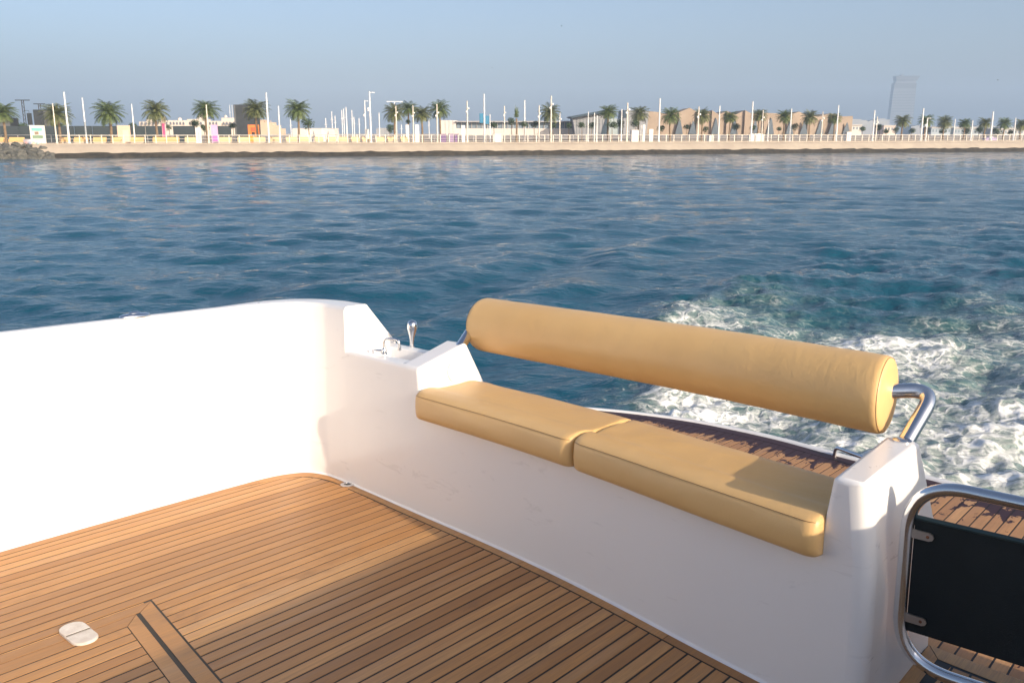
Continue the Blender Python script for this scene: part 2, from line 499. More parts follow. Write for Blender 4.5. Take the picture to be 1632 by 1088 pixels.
# promenade railing: every post its own part
M_RAIL = mat('cream_painted_steel', (0.72, 0.66, 0.56), 0.5)
rail = empty('promenade_railing', 'cream post and rail fence along the top of the sea wall', 'railing')
pm = MB().box(-0.05, 0.05, -0.04, 0.04, 0, 0.98).box(-0.07, 0.07, -0.06, 0.06, 0.98, 1.02).mesh('railing_post', M_RAIL)
sp = 0.5
k = 0
while sp < 300 and k < 235:
    p = wallpt(sp, 2.95, 1.74)
    add('railing_post', pm, rail, p, (0, 0, WANG)); sp += 1.27; k += 1
for z, nm in ((2.70, 'top_rail'), (2.25, 'middle_rail'), (1.90, 'lower_rail')):
    rr = 0.035 if z > 2.5 else 0.015
    MB().tube([wallpt(0.5, 2.95, z), wallpt(sp - 1.27, 2.95, z)], rr, 6).obj(nm, M_RAIL, rail)
M_GREY = mat('grey_painted_steel', (0.33, 0.33, 0.34), 0.5)
r2 = empty('inner_railing', 'thin grey railing on the far side of the promenade behind the yellow benches', 'railing')
p2 = MB().box(-0.04, 0.04, -0.04, 0.04, 0, 1.05).mesh('railing_post', M_GREY)
for k in range(45):
    add('railing_post', p2, r2, wallpt(-8 + 2.0 * k, 13, GZ - 0.05), (0, 0, WANG))
MB().tube([wallpt(-8, 13, GZ + 1.0), wallpt(80, 13, GZ + 1.0)], 0.035, 6).obj('top_rail', M_GREY, r2)
MB().tube([wallpt(-8, 13, GZ + 0.5), wallpt(80, 13, GZ + 0.5)], 0.02, 6).obj('middle_rail', M_GREY, r2)

# rock breakwater at the left end
M_ROCK = noisy('grey_armour_rock', (0.05, 0.055, 0.05), (0.15, 0.145, 0.125), 1.1, 0.85, 0.6, 6)
def rock_mesh(seed):
    r_ = random.Random(seed)
    bm = bmesh.new()
    bmesh.ops.create_icosphere(bm, subdivisions=2, radius=1)
    sx, sy, sz = r_.uniform(.8, 1.3), r_.uniform(.7, 1.1), r_.uniform(.5, .8)
    planes = [(Vector((r_.uniform(-1, 1), r_.uniform(-1, 1), r_.uniform(-1, 1))).normalized(), r_.uniform(.55, .85)) for _ in range(9)]
    for v_ in bm.verts:
        for n_, d_ in planes:
            q = v_.co.dot(n_)
            if q > d_: v_.co -= n_ * (q - d_)
        v_.co = Vector((v_.co.x * sx, v_.co.y * sy, v_.co.z * sz))
    me = bpy.data.meshes.new('rock'); bm.to_mesh(me); bm.free()
    me.materials.append(M_ROCK)
    return me
RM = [rock_mesh(i) for i in range(7)]
bw = empty('rock_breakwater', 'heap of grey boulders at the left end of the sea wall', 'rocks')
rr_ = random.Random(3)
for i in range(120):
    px = rr_.uniform(-60, 84); f_ = rr_.random()
    lim = 1.0 if px < 45 else max(0.12, (92 - px) / 47)
    off = -1.4 + f_ * 3.6
    x, y = shore(px, off)
    z = -0.15 + (f_ * 1.75) * lim + rr_.uniform(-.08, .08)
    add('rock', RM[i % 7], bw, (x, y, z), (rr_.uniform(0, .6), rr_.uniform(0, .6), rr_.uniform(0, 6.3)), (rr_.uniform(.42, .78),) * 3)

# ------------------------------------------------------------------ the boat
BM = Matrix(((BV.x, BU.x, BW.x, 0), (BV.y, BU.y, BW.y, 0), (BV.z, BU.z, BW.z, 0), (0, 0, 0, 1)))
BM.translation = Vector((0, 0, H)) - S * BW
yacht = empty('motor_yacht', 'white motor yacht cockpit with teak deck, stern bench wall and swim platform', 'boat', mat=BM)
def B(u, v, z): return (v * S, u * S, z * S)

UFV = [-2.60, -2.37, -2.30, -2.144, -1.94, -1.545, -1.30, -1.08, -0.89, -0.73, -0.50, -0.30, 0.2]
UFU = [1.807, 1.807, 1.803, 1.788, 1.766, 1.730, 1.697, 1.658, 1.617, 1.588, 1.545, 1.508, 1.42]
def uf(v): 
    return float(np.interp(v, UFV, UFU))
_vs = np.linspace(-2.6, 0.2, 281); _us = np.array([uf(q) for q in _vs])
_k = np.ones(25) / 25; _sm = np.convolve(np.pad(_us, 12, mode='edge'), _k, 'valid')
def uf(v): return float(np.interp(v, _vs, np.where(_vs < -2.28, _us, np.where(_vs > 0.05, _us, _sm))))

# --- cockpit sole
GAP = 0.0051
def plank(name, poly, parent, z1=0.0, th=0.006, m=TEAK):
    """poly: (u, v) corners; a separate board with a small arris"""
    n = len(poly)
    if sum(poly[i][1] * poly[(i + 1) % n][0] - poly[(i + 1) % n][1] * poly[i][0] for i in range(n)) < 0: poly = poly[::-1]
    c = np.mean(poly, 0)
    ins = []
    for (u, v) in poly:
        d = c - np.array((u, v)); L = np.linalg.norm(d)
        ins.append((u + np.sign(d[0]) * min(0.0006, abs(d[0])), v + np.sign(d[1]) * min(0.0006, abs(d[1]))))
    vs = [B(u, v, z1 - th) for u, v in poly] + [B(u, v, z1 - 0.0006) for u, v in poly] + [B(u, v, z1) for u, v in ins]
    fs = [tuple(range(2 * n, 3 * n))]
    for k in range(n):
        q = (k + 1) % n
        fs += [(k, q, n + q, n + k), (n + k, n + q, 2 * n + q, 2 * n + k)]
    return add(name, make_mesh(name, vs, fs, m), parent)

deck = add('cockpit_deck', make_mesh('cockpit_deck', [B(-1.2, -2.60, -0.0009), B(-1.2, 0.16, -0.0009), B(1.955 - .15 * .65, 0.16, -0.0009), B(1.962, -0.50, -0.0009), B(1.85, -0.52, -0.0009), B(1.9, -2.60, -0.0009)], [(0, 1, 2, 3, 4, 5)], CAULK), yacht)

MARG = 0.031
MCV = [-2.5445, -2.534, -2.5165, -2.4739, -2.4229, -2.3426, -2.2632]
MCU = [1.44, 1.5537, 1.6777, 1.7422, 1.7672, 1.7745, 1.7728]
def umargin(v):
    if v <= -2.2632: return float(np.interp(v, MCV, MCU))
    if v < -0.53: return uf(v) - MARG
    if v < -0.462: return 1.53
    return 1.905 - 0.15 * (v + 0.45)
def vmargin_left(u): return -2.5445 + 0.0     # straight inner line of the side margin
def lineA(v, o=0.0): return 0.941 - 0.1823 * (v + 1.988) - o

PITCHV = 0.0372
edges_left = [-1.992 - PITCHV * k for k in range(0, 16)]
edges_left = [e for e in edges_left if e > -2.545] + [-2.5445]
edges_left = edges_left[::-1]
edges_right = [-1.992 + PITCHV * k for k in range(0, 60)]
for vl, vr in zip(edges_left[:-1], edges_left[1:]):
    a, b = vl + GAP / 2 + (0.0025 if vl < -2.54 else 0), vr - GAP / 2
    if b - a < 0.004: continue
    ends = [(umargin(q) - GAP, q) for q in np.linspace(a, b, 4)]
    plank('plank', [(-1.1, a)] + ends + [(-1.1, b)], deck)
for vl, vr in zip(edges_right[:-1], edges_right[1:]):
    a, b = vl + GAP / 2, vr - GAP / 2
    if a > 0.14: break
    b = min(b, 0.14)
    ua, ub = umargin(a) - GAP, umargin(b) - GAP
    if a < -0.50 <= b + 0.05 and b < -0.455: ua = ub = 1.50
    if a < -0.53 < b: ua = ub = min(ua, ub)
    plank('plank', [(lineA(max(a, -1.986)) + GAP, a), (ua, a), (ub, b), (lineA(b) + GAP, b)], deck)
# margin boards round the edge, butted in lengths
def path_pts(path, inner, ts):
    return [path(t_) + (inner,) for t_ in ts]
def margin_board(outer, inner):
    n = len(outer)
    return plank('margin_board', outer + inner[::-1], deck)
IN = crom([(-1.1, -2.575), (0.0, -2.575), (0.8, -2.578), (1.2, -2.575), (1.532, -2.567), (1.64, -2.561), (1.717, -2.543), (1.779, -2.503), (1.806, -2.431), (1.807, -2.37), (1.803, -2.30)], 6)
INN = crom([(-1.1, -2.5445), (0.0, -2.5445), (0.8, -2.5445), (1.2, -2.5445), (1.53, -2.538), (1.625, -2.527), (1.690, -2.508), (1.7435, -2.473), (1.768, -2.42), (1.7755, -2.36), (1.773, -2.30)], 6)
def quads_board(o_, i_):
    vs, fs = [], []
    for (a, b) in zip(o_, i_):
        vs += [B(a[0], a[1], 0.0), B(b[0], b[1], 0.0), B(b[0], b[1], -0.006), B(a[0], a[1], -0.006)]
    for k in range(len(o_) - 1):
        q = 4 * k
        fs += [(q, q + 4, q + 5, q + 1), (q + 1, q + 5, q + 6, q + 2), (q + 3, q, q + 4, q + 7)]
    e = 4 * (len(o_) - 1)
    fs += [(0, 1, 2, 3), (e + 3, e + 2, e + 1, e)]
    fs = [f[::-1] for f in fs]
    return add('margin_board', make_mesh('margin_board', vs, fs, TEAK), deck)
cuts = [0, 10, 28, 45, len(IN) - 1]
for a, b in zip(cuts[:-1], cuts[1:]):
    o_ = IN[a:b + 1]; i_ = [(p[0] - (0.0 if k < 30 else 0.0), p[1]) for k, p in enumerate(INN[a:b + 1])]
    if a > 0:
        sh = lambda L: [tuple(np.array(L[0]) + (np.array(L[1]) - np.array(L[0])) * 0.08)] + L[1:]
        o_, i_ = sh(o_), sh(i_)
    quads_board(o_, [(p[0] - GAP * 0.0, p[1]) for p in i_])
for v0, v1 in ((-2.298, -1.45), (-1.448, -0.95), (-0.948, -0.47)):
    q = np.linspace(v0, v1, 16)
    quads_board([(uf(x) + 0.004, x) for x in q], [(uf(x) - MARG, x) for x in q])
quads_board([(1.50, -0.495), (1.90, -0.495), (1.962, -0.495)], [(1.50, -0.464), (1.90, -0.464), (1.913, -0.464)])
quads_board([(1.963, -0.4935), (1.872, 0.14)], [(1.913, -0.462), (1.822, 0.14)])
# hatch: mitred border boards, steel gutter, lid boards
plank('edge_sliver', [(-1.1, -1.9895), (0.925, -1.9895), (0.925, -1.9868), (-1.1, -1.9868)], deck)
plank('hatch_border', [(-1.1, -1.9845), (lineA(-1.9845), -1.9845), (lineA(-1.9485, 0.0375), -1.9485), (-1.1, -1.9485)], deck)
plank('hatch_border', [(lineA(-1.982), -1.9820), (lineA(-0.6), -0.6), (lineA(-0.6, 0.0375), -0.6), (lineA(-1.9455, 0.0375), -1.9455)], deck)
plank('hatch_border', [(-1.1, -1.9460), (lineA(-1.9460, 0.0485), -1.9460), (lineA(-1.906, 0.0805), -1.9060), (-1.1, -1.9060)], deck)
plank('hatch_border', [(lineA(-1.943, 0.0485), -1.9430), (lineA(-0.6, 0.0485), -0.6), (lineA(-0.6, 0.0805), -0.6), (lineA(-1.9030, 0.0805), -1.9030)], deck)
g0 = [(lineA(x, 0.0390), x) for x in (-1.942, -0.6)]; g1 = [(lineA(x, 0.0470), x) for x in (-1.934, -0.6)]
add('hatch_gutter', make_mesh('hatch_gutter', [B(*g0[0], -0.0018), B(*g0[1], -0.0018), B(*g1[1], -0.0018), B(*g1[0], -0.0018)], [(0, 1, 2, 3)], RUBBER), deck)
ev = -1.9035
while ev < -0.7:
    a, b = ev + GAP / 2, ev + PITCHV - GAP / 2
    plank('plank', [(-1.1, a), (lineA(a, 0.083), a), (lineA(b, 0.083), b), (-1.1, b)], deck)
    ev += PITCHV
# hatch latch: two-piece worn white plastic plate
def capsule(c, du, dv, ang, r, z0, z1, cut=0):
    pts = []
    for sx, sy in ((1, 1), (-1, 1), (-1, -1), (1, -1)):
        a0 = math.atan2(sy, sx) - math.pi / 4
        for k in range(6):
            q = a0 + k * math.pi / 10
            pts.append((sx * (du - r) + r * math.cos(q), sy * (dv - r) + r * math.sin(q)))
    if cut: pts = [(x, max(y, 0.0015)) if cut > 0 else (x, min(y, -0.0015)) for x, y in pts]
    ca, sa = math.cos(ang), math.sin(ang)
    P_ = [(c[0] + x * ca - y * sa, c[1] + x * sa + y * ca) for x, y in pts]
    n = len(P_)
    cu, cv = np.mean(P_, 0)
    vs = [B(u, v, z0) for u, v in P_] + [B(u, v, z1 - 0.002) for u, v in P_] + [B(u + (cu - u) * .07, v + (cv - v) * .07, z1) for u, v in P_]
    fs = [tuple(range(2 * n, 3 * n))[::-1]]
    for k in range(n):
        q = (k + 1) % n
        fs += [(k, n + k, n + q, q), (n + k, 2 * n + k, 2 * n + q, n + q)]
    return vs, fs
lat = bpy.data.objects.new('hatch_latch', None); COL.objects.link(lat); lat.parent = yacht
lat['label'] = 'small worn white plastic latch plate on the deck'
vs, fs = capsule((0.754, -1.949), 0.028, 0.058, 0.02, 0.026, 0.0, 0.006, 1); add('latch_flap', make_mesh('latch_flap', vs, [f[::-1] for f in fs], PLASTIC), lat)
vs, fs = capsule((0.754, -1.949), 0.028, 0.058, 0.02, 0.026, 0.0, 0.0075, -1); add('latch_plate', make_mesh('latch_plate', vs, [f[::-1] for f in fs], PLASTIC), lat)
MB().poly([B(0.727, -1.9520, 0.0066), B(0.781, -1.9508, 0.0066), B(0.781, -1.9466, 0.0066), B(0.727, -1.9478, 0.0066)], [(0, 1, 2, 3)]).obj('hinge_gap_shade', CAULK, lat)  # dark strip over the gap between the pieces, standing in for its shade
# deck drain
dr = bpy.data.objects.new('deck_drain', None); COL.objects.link(dr); dr.parent = yacht; dr.location = B(1.787, -2.29, 0.0)
MB().lathe([(0.036, 0.001), (0.036, 0.004), (0.033, 0.006), (0.019, 0.006), (0.018, 0.003)], 24).obj('drain_ring', CHROME, dr, sharp=40)
M_GRATE = mat('drain_grate', (0.04, 0.04, 0.04), 0.5, 0.5)
gm = MB().lathe([(0.0175, 0.002), (0.0175, 0.0045)], 16)
gm.obj('drain_grate', M_GRATE, dr, sharp=40)

# --- side wall: sweep of one section round the corner
def sweep(path, prof, closed_end=True):
    P_ = [np.array(p) for p in path]
    vs, fs = [], []
    npf = None
    for i, p in enumerate(P_):
        d = P_[min(i + 1, len(P_) - 1)] - P_[max(i - 1, 0)]
        d /= np.linalg.norm(d)
        nrm = np.array((d[1], -d[0]))                 # outward: away from the cockpit
        if i == len(P_) - 1: nrm = np.array((1.0, 0.0))
        pr = prof(i / (len(P_) - 1), p)
        npf = len(pr)
        for o_, z in pr:
            q = p + nrm * o_
            vs.append(B(q[0], q[1], z))
    for i in range(len(P_) - 1):
        for k in range(npf - 1):
            fs.append((i * npf + k, i * npf + k + 1, (i + 1) * npf + k + 1, (i + 1) * npf + k))
    if closed_end:
        b = (len(P_) - 1) * npf
        fs.append(tuple(b + k for k in range(npf)))
    return vs, fs
INW = crom([(-1.6, -2.575), (0.0, -2.575), (0.8, -2.578), (1.2, -2.575), (1.532, -2.567), (1.64, -2.561), (1.717, -2.543), (1.779, -2.503), (1.806, -2.431), (1.807, -2.37), (1.803, -2.30)], 10)
def sec(t_, p):
    W = 0.05 + 0.05 * sstep(np.array(p[0]), 1.5, 1.8) if p[1] < -2.5 else 0.10
    W = float(W)
    r_ = 0.016
    L = [(0, -0.02), (0, 0.02), (0, 0.15), (0, 0.30), (0, 0.45), (0, 0.6 - r_)]
    L += [(r_ - r_ * math.cos(q), 0.6 - r_ + r_ * math.sin(q)) for q in np.linspace(0.25, 1.5708, 6)]
    L += [(W - r_ * 0.7 + r_ * .7 * math.sin(q), 0.6 - r_ * .7 + r_ * .7 * math.cos(q)) for q in np.linspace(0, 0.9, 5)]
    L += [(W + 0.117, 0.455), (W + 0.135, 0.30), (W + 0.145, -0.05), (W + 0.15, -0.4), (W + 0.10, -1.12)]
    return L
vs, fs = sweep(INW, sec)
sidew = add('side_wall', make_mesh('side_wall', vs, [f[::-1] for f in fs], GEL), yacht, sharp=50)
vs2 = [(-x + 2 * S * (-1.215), y, z) for x, y, z in vs]     # the same moulding on the other side of the cockpit, out of frame
add('side_wall', make_mesh('side_wall', vs2, fs, GEL), yacht, sharp=50)
# white cove along the foot of wall and transom
cove_path = INW[4:] + [(uf(x), x) for x in np.linspace(-2.28, -0.50, 50)]
vs, fs = [], []
for i, p in enumerate(cove_path):
    d = np.array(cove_path[min(i + 1, len(cove_path) - 1)]) - np.array(cove_path[max(i - 1, 0)]); d /= np.linalg.norm(d)
    nr_ = np.array((d[1], -d[0]))
    for o_, z in ((0.001, 0.008), (-0.001, 0.0035), (-0.003, 0.0014), (-0.0065, 0.0006)):
        q = np.array(p) + nr_ * o_; vs.append(B(q[0], q[1], z))
for i in range(len(cove_path) - 1):
    for k in range(3): fs.append((i * 4 + k, (i + 1) * 4 + k, (i + 1) * 4 + k + 1, i * 4 + k + 1))
add('cove_bead', make_mesh('cove_bead', vs, fs, GEL), yacht, sharp=80)

# --- transom moulding: counter with sink, armrest, seat base, end pillar: one piece
def build_transom():
    bm = bmesh.new()
    cache = {}
    def V(u, v, z):
        key = (round(u, 5), round(v, 5), round(z, 5))
        if key not in cache: cache[key] = bm.verts.new(B(u, v, z))
        return cache[key]
    def F(*pts):
        vv = []
        for p in pts:
            q = V(*p)
            if q not in vv: vv.append(q)
        if len(vv) >= 3:
            try: bm.faces.new(vv)
            except ValueError: pass
    ZS, ZC = 0.31, 0.455
    back = lambda v: uf(v) + 0.235 if v > -1.9 else 2.10 - 0.05 * (v + 2.3)
    bkC = lambda v: 2.01 - 0.08 * (v + 2.3)
    # front, lower course
    st = [-2.30, -2.245, -2.02, -1.985, -1.90] + list(np.linspace(-1.90, -0.603, 28)[1:]) + [-0.495]
    for a, b in zip(st[:-1], st[1:]):
        F((uf(a), a, -0.02), (uf(b), b, -0.02), (uf(b), b, ZS), (uf(a), a, ZS))
        F((back(b), b, ZS), (back(a), a, ZS), (back(a) + .02, a, -0.1), (back(b) + .02, b, -0.1)) if b < -0.55 else None
    # counter
    cs = st[:4]
    u1, u2 = 1.836, 1.950
    for a, b in zip(cs[:-1], cs[1:]):
        F((uf(a), a, ZS), (uf(b), b, ZS), (uf(b), b, ZC), (uf(a), a, ZC))
        F((bkC(b), b, ZC), (bkC(a), a, ZC), (back(a), a, ZS), (back(b), b, ZS))
        F((uf(a), a, ZC), (uf(b), b, ZC), (u1, b, ZC), (u1, a, ZC))
        F((u2, a, ZC), (u2, b, ZC), (bkC(b), b, ZC), (bkC(a), a, ZC))
        if a == -2.245:
            zb = ZC - 0.075; q = 0.018
            c0 = [(u1, a, ZC), (u1, b, ZC), (u2, b, ZC), (u2, a, ZC)]
            c1 = [(u1 + q, a + q, zb), (u1 + q, b - q, zb), (u2 - q, b - q, zb), (u2 - q, a + q, zb)]
            for k in range(4):
                n_ = (k + 1) % 4
                F(c0[k], c0[n_], c1[n_], c1[k])
            F(*c1)
        else:
            F((u1, a, ZC), (u1, b, ZC), (u2, b, ZC), (u2, a, ZC))
    # armrest: rises towards the stern
    a, b = -1.985, -1.90
    at = a; bt = b - 0.008
    zf, zbk = ZC, 0.505
    ub = 1.972
    F((uf(a), a, ZS), (uf(b), b, ZS), (uf(bt), bt, zf), (uf(at), at, zf), (uf(a), a, ZC))
    F((uf(at), at, zf), (uf(bt), bt, zf), (ub, bt, zbk), (ub, at, zbk))
    F((uf(b), b, ZS), (back(b), b, ZS), (ub, bt, zbk), (uf(bt), bt, zf))
    F((uf(a), a, ZC), (uf(at), at, zf), (ub, at, zbk), (bkC(a), a, ZC), (u2, a, ZC), (u1, a, ZC))
    F((ub, bt, zbk), (back(b), b, ZS), (back(a), a, ZS), (bkC(a), a, ZC), (ub, at, zbk))
    # seat shelf
    ss_ = st[4:-1]
    for a, b in zip(ss_[:-1], ss_[1:]):
        F((uf(a), a, ZS), (uf(b), b, ZS), (back(b), b, ZS), (back(a), a, ZS))
    # pillar
    zl = 0.472
    fl, fr, br, bl = (1.553, -0.577), (1.545, -0.513), (1.888, -0.528), (1.893, -0.597)
    L0, R0 = -0.603, -0.495
    tfl, tfr, tbr, tbl = [(p[0], p[1], zl) for p in (fl, fr, br, bl)]
    ubk = 1.93
    F((uf(L0), L0, ZS), (uf(R0), R0, ZS), tfr, tfl)
    F(tfl, tfr, tbr, tbl)
    F((uf(R0), R0, -0.02), (1.968, R0, -0.1), (ubk, R0 - .005, ZS), tbr, tfr, (uf(R0), R0, ZS))
    F((uf(L0), L0, ZS), tfl, tbl, (back(L0), L0, ZS))
    F(tbr, (ubk, R0 - .005, ZS), (1.968, R0, -0.1), (back(L0) + .02, L0, -0.1), (back(L0), L0, ZS), tbl)
    bmesh.ops.recalc_face_normals(bm, faces=bm.faces)
    wl_ = bm.edges.layers.float.new('bevel_weight_edge')
    for e in bm.edges:
        if len(e.link_faces) == 2 and e.calc_face_angle(0) > math.radians(28):
            p, q = [Vector((x.co.y / S, x.co.x / S, x.co.z / S)) for x in e.verts]
            wgt = 0.30
            if abs(p.y + 1.985) < 1e-3 and abs(q.y + 1.985) < 1e-3: wgt = 0.0
            if -2.25 < min(p.y, q.y) and max(p.y, q.y) < -2.0 and 1.83 < min(p.x, q.x) and max(p.x, q.x) < 1.96: wgt = 0.12
            if abs(p.y - R0) < 0.03 and abs(q.y - R0) < 0.03 and p.x < 1.6 and q.x < 1.6: wgt = 1.0
            if min(p.z, q.z) < 0.3 and abs(p.y - q.y) > 1e-3: wgt = 0.0
            if abs(p.y + 2.3) < 1e-3 and abs(q.y + 2.3) < 1e-3: wgt = 0.0
            e[wl_] = wgt
    me = bpy.data.meshes.new('transom')
    bm.to_mesh(me); bm.free()
    me.materials.append(GEL)
    o = add('transom', me, yacht, sharp=62)
    md = o.modifiers.new('bevel', 'BEVEL')
    md.limit_method = 'WEIGHT'; md.width = 0.036 * S; md.segments = 4; md.profile = 0.55
    md.harden_normals = False
    return o
build_transom()
# hull below the deck
hl = MB()
hl.poly([B(-3, -2.72, -1.15), B(2.2, -2.72, -1.15), B(2.55, -1.2, -1.15), B(2.2, 0.3, -1.15), B(-3, 0.3, -1.15),
         B(-3, -2.72, -0.12), B(2.5, -2.72, -0.12), B(2.9, -1.2, -0.12), B(2.5, 0.3, -0.12), B(-3, 0.3, -0.12)],
        [(0, 1, 6, 5), (1, 2, 7, 6), (2, 3, 8, 7), (3, 4, 9, 8), (4, 0, 5, 9), (5, 6, 7, 8, 9)])
hl.obj('hull', HULLW, yacht)
# swim platform: white rim slab and teak
PZ = -0.06
RIMV = [-2.75, -2.55, -2.33, -1.96, -1.57, -1.24, -0.90, -0.58, -0.2, 0.15]
RIMU = [2.9, 3.25, 3.385, 3.475, 3.47, 3.405, 3.35, 3.285, 3.19, 3.08]
rimc = crom(list(zip(RIMU, RIMV)), 6)
ru = np.array([p[0] for p in rimc]); rv = np.array([p[1] for p in rimc])
def urim(v): return float(np.interp(v, rv, ru))
vs, fs = [], []
n = len(rimc)
secp = [(-0.035, PZ - 0.004), (-0.03, PZ + 0.004), (-0.012, PZ + 0.006), (0.008, PZ + 0.002), (0.016, PZ - 0.012), (0.014, PZ - 0.05), (-0.03, PZ - 0.085)]
for i in range(n):
    for o_, z in secp: vs.append(B(ru[i] + o_, rv[i], z))
    vs.append(B(2.3, rv[i], PZ - 0.085))
kk = len(secp) + 1
for i in range(n - 1):
    for k in range(kk - 1): fs.append((i * kk + k, (i + 1) * kk + k, (i + 1) * kk + k + 1, i * kk + k + 1))
plat = add('swim_platform', make_mesh('swim_platform', vs, [f for f in fs], GEL), yacht, sharp=60)
vs = []; fs = []
for i in range(n): vs += [B(1.90, rv[i], PZ - 0.0010), B(ru[i] - 0.028, rv[i], PZ - 0.0010)]
for i in range(n - 1): fs.append((2 * i, 2 * i + 2, 2 * i + 3, 2 * i + 1))
add('caulk_bed', make_mesh('caulk_bed', vs, fs, CAULK), plat)
MW = 0.055
def wet_attr(o):
    me = o.data
    at = me.attributes.new('wet', 'FLOAT', 'POINT')
    val = []
    for v_ in me.vertices:
        u_, vv = v_.co.y / S, v_.co.x / S
        d = urim(vv) - u_
        val.append(math.exp(-max(d - 0.03, 0) / (0.10 if vv < -1.1 else 0.16)) * (1.0 if vv < -1.15 else 0.62))
    at.data.foreach_set('value', val)
pv = -2.70
while pv < 0.12:
    a, b = pv + GAP / 2, pv + PITCHV - GAP / 2
    ea, eb = urim(a) - 0.035 - MW - GAP, urim(b) - 0.035 - MW - GAP
    us = [1.92] + [ea - x for x in (0.7, 0.45, 0.3, 0.2, 0.12, 0.06, 0.0)]
    vs, fs = [], []
    for k, u_ in enumerate(us):
        e2 = eb - (ea - u_) if k else u_
        vs += [B(u_, a, PZ), B(e2, b, PZ), B(e2, b, PZ - 0.006), B(u_, a, PZ - 0.006)]
    for k in range(len(us) - 1):
        q = 4 * k
        fs += [(q, q + 1, q + 5, q + 4), (q + 1, q + 2, q + 6, q + 5), (q + 3, q, q + 4, q + 7)]
    e = 4 * (len(us) - 1); fs.append((e, e + 1, e + 2, e + 3))
    o = add('plank', make_mesh('plank', vs, fs, TEAKW), plat)
    wet_attr(o)
    pv += PITCHV
for c0, c1 in ((-2.70, -1.9), (-1.898, -1.1), (-1.098, -0.4), (-0.398, 0.14)):
    q = np.linspace(c0, c1, 20)
    vs, fs = [], []
    for x in q:
        vs += [B(urim(x) - 0.035 - MW, x, PZ), B(urim(x) - 0.036, x, PZ), B(urim(x) - 0.036, x, PZ - 0.006), B(urim(x) - 0.035 - MW, x, PZ - 0.006)]
    for k in range(19):
        z = 4 * k
        fs += [(z, z + 4, z + 5, z + 1), (z + 1, z + 5, z + 6, z + 2), (z + 3, z + 7, z + 4, z)]
    fs = [f[::-1] for f in fs]
    o = add('margin_board', make_mesh('margin_board', vs, fs, TEAKW), plat); wet_attr(o)
# riser below the cockpit threshold
MB().poly([B(1.9625, -0.494, 0.0), B(1.875, 0.14, 0.0), B(1.875, 0.14, -0.09), B(1.9625, -0.494, -0.09)], [(0, 1, 2, 3)]).obj('threshold_riser', GEL, yacht)

def bend(pts, r, m=7):
    """polyline with rounded corners"""
    P_ = [Vector(p) for p in pts]
    out = [P_[0]]
    for i in range(1, len(P_) - 1):
        a, b, c = P_[i - 1], P_[i], P_[i + 1]
        d1, d2 = (a - b), (c - b)
        rr = min(r, d1.length * 0.49, d2.length * 0.49)
        p0, p1 = b + d1.normalized() * rr, b + d2.normalized() * rr
        for k in range(m + 1):
            t_ = k / m
            out.append(p0 * (1 - t_) ** 2 + b * 2 * t_ * (1 - t_) + p1 * t_ ** 2)
    out.append(P_[-1])
    return out
# grab handle on the platform rim
gh = bend([B(3.372, -1.255, PZ), B(3.372, -1.25, PZ + 0.035), B(3.30, -1.10, PZ + 0.035), B(3.30, -1.095, PZ)], 0.03 * S)
hd = MB().tube(gh, 0.0075 * S, 10).obj('grab_handle', CHROME, plat, sharp=60)
hd['label'] = 'small curved chrome grab handle on the platform rim'

# --- sink tap and shower handset
tap = bpy.data.objects.new('sink_tap', None); COL.objects.link(tap); tap.parent = yacht; tap.location = B(1.842, -2.150, 0.4565)
ts = S
MB().lathe([(0.011 * ts, 0), (0.011 * ts, 0.004 * ts), (0.008 * ts, 0.006 * ts), (0.008 * ts, 0.017 * ts), (0.005 * ts, 0.021 * ts)], 14).obj('tap_body', CHROME, tap, sharp=40)
MB().tube(bend([(0, 0, 0.018 * ts), (0, 0, 0.050 * ts), (0.058 * ts, 0.012 * ts, 0.053 * ts), (0.060 * ts, 0.012 * ts, 0.022 * ts)], 0.014 * ts), 0.0042 * ts, 10).tube([(0.0597 * ts, 0.012 * ts, 0.030 * ts), (0.060 * ts, 0.012 * ts, 0.018 * ts)], 0.0058 * ts, 10).obj('spout', CHROME, tap, sharp=50)
MB().tube([(0, 0, 0.010 * ts), (-0.018 * ts, -0.006 * ts, 0.010 * ts), (-0.036 * ts, -0.010 * ts, 0.011 * ts)], [0.006 * ts, 0.005 * ts, 0.0035 * ts], 8).obj('tap_lever', CHROME, tap, sharp=50)
shw = bpy.data.objects.new('shower_handset', None); COL.objects.link(shw); shw.parent = yacht; shw.location = B(1.993, -2.185, 0.456); shw.rotation_euler = (0.05, 0.12, 0)
MB().lathe([(0.009 * ts, 0), (0.009 * ts, 0.003 * ts), (0.0065 * ts, 0.004 * ts), (0.0065 * ts, 0.010 * ts)], 14).obj('handset_socket', CHROME, shw, sharp=40)
MB().lathe([(0.0062 * ts, 0.01 * ts), (0.0068 * ts, 0.022 * ts), (0.0095 * ts, 0.036 * ts), (0.0145 * ts, 0.054 * ts), (0.0175 * ts, 0.066 * ts), (0.018 * ts, 0.075 * ts), (0.0155 * ts, 0.084 * ts), (0.01 * ts, 0.09 * ts), (0.002 * ts, 0.092 * ts)], 20).obj('handset_grip', CHROME, shw, sharp=80)
# round flush cap on the armrest side
cap = MB().lathe([(0.050, 0), (0.050, 0.0012), (0.0475, 0.002), (0.047, 0.0012), (0.0, 0.0014)], 40).obj('round_side_cap', GEL, yacht, sharp=40)
cap.location = B(1.915, -1.9015, 0.425); cap.rotation_euler = (0, math.radians(90 - 2.4), 0)
cap.location.x += 0.001
